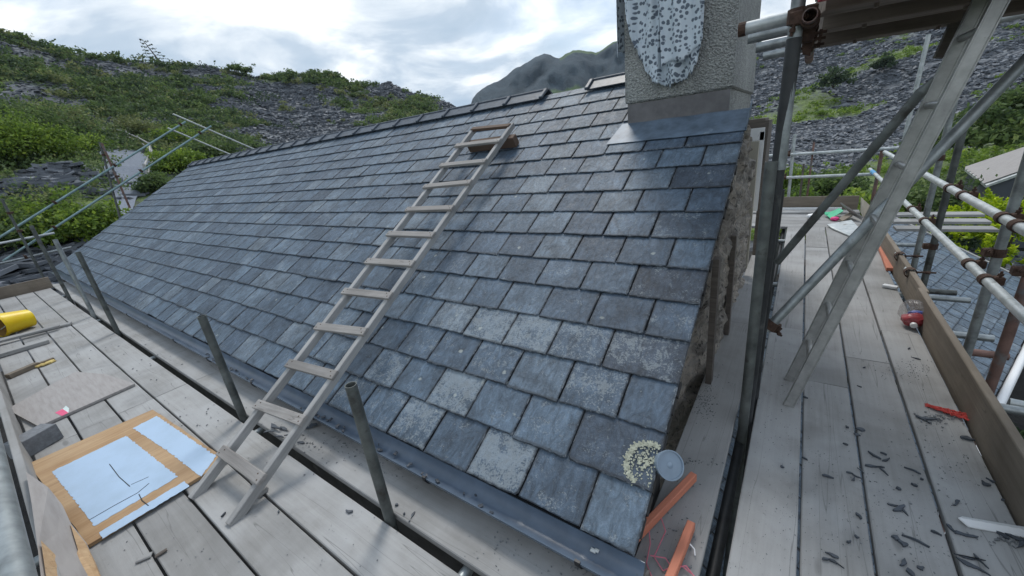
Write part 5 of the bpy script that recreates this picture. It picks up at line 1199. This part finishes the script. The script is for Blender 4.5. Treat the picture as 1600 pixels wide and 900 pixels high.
bs = -dn2*math.cos(p2)-Vector((0, 0, 1))*math.sin(p2); mb = MB(); mb.prism([q0, q0-u2*L2, q0-u2*L2+bs*1.6, q0+bs*1.6], (0, 0, -.05)); build('back_pitch', mb, ridge_m, ann)
mb = MB(); mb.beam(top+n2_*.02+sdir*-.02, top+n2_*.02+sdir*2.5, .07, .03, n2_); build('verge_strip', mb, w_board, ann)
ca_ = top-dn2*.12; mb = MB(); mb.prism([ca_, ca_-u2*L2, ca_-u2*L2-dn2*3.2, ca_-dn2*3.2], (0, 0, GZ-ca_.z)); build('wall', mb, stone, ann)
mb = MB(); g0 = top+dn2*.06+Vector((0, 0, -.02)); mb.tube(g0, g0-u2*L2, .045, 12); build('gutter', mb, white, ann, smooth=True)
# hut
hx = polar(77.2, 15.5, 0); H0 = polar(77.1, 15.2, CAM.z+15.2*math.tan(rad(-6.9))); H1 = polar(66, 15.5, CAM.z+15.5*math.tan(rad(-2.2)))
hut = thing('slate_hut', 'small dark hut with a pale slate roof at the right edge', 'hut', (H0.x, H0.y, GZ))
A = polar(77.2, 19.5, CAM.z+19.5*math.tan(rad(-6.7))); B = polar(71.5, 19.5, CAM.z+19.5*math.tan(rad(-3.9))); Cc = polar(75.6, 17.3, CAM.z+17.3*math.tan(rad(-8.2))); Dd = polar(70.5, 17.3, CAM.z+17.3*math.tan(rad(-5.2)))
mb = MB(); mb.prism([A, B, Dd, Cc], (0, 0, -.07)); build('roof', mb, galv_w, hut)
mb = MB()
for k in range(7):
    t_ = k/7; a = A.lerp(Cc, t_); b = B.lerp(Dd, t_); mb.beam(a+Vector((0, 0, .012+.002*k)), b+Vector((0, 0, .012+.002*k)), .34, .012, (A-Cc).cross(B-A))
build('roof_slates', mb, ply_grey, hut)
ins = (A+B+Cc+Dd)/4; q = [p_.lerp(ins, .06)-Vector((0, 0, .08)) for p_ in (A, B, Dd, Cc)]
vs = q+[Vector((p_.x, p_.y, GZ)) for p_ in q]; mb = MB(); mb.add(vs, [(0, 1, 5, 4), (1, 2, 6, 5), (2, 3, 7, 6), (3, 0, 4, 7)]); build('wall', mb, slab_m, hut)

# ------------------------------------------------------------------ air
hm = D.materials.new('haze'); hm.use_nodes = True; ht = hm.node_tree; ht.nodes.clear(); ho = ht.nodes.new('ShaderNodeOutputMaterial'); hv = ht.nodes.new('ShaderNodeVolumePrincipled')
hv.inputs['Color'].default_value = (.72, .84, 1, 1); hv.inputs['Density'].default_value = .00016; hv.inputs['Anisotropy'].default_value = .2; ht.links.new(hv.outputs[0], ho.inputs['Volume'])
zs = [min(v.co.z for v in o.data.vertices) for o in D.objects if o.type == 'MESH' and o.get('kind') == 'structure']; zt = [max(v.co.z for v in o.data.vertices) for o in D.objects if o.type == 'MESH' and o.get('kind') == 'structure']
mb = MB(); zlo, zhi = min(zs)-1, max(zt)+8; mb.box((0, 0, (zlo+zhi)/2), (2000, 2000, zhi-zlo)); o = build('haze', mb, hm); tag(o, kind='stuff')
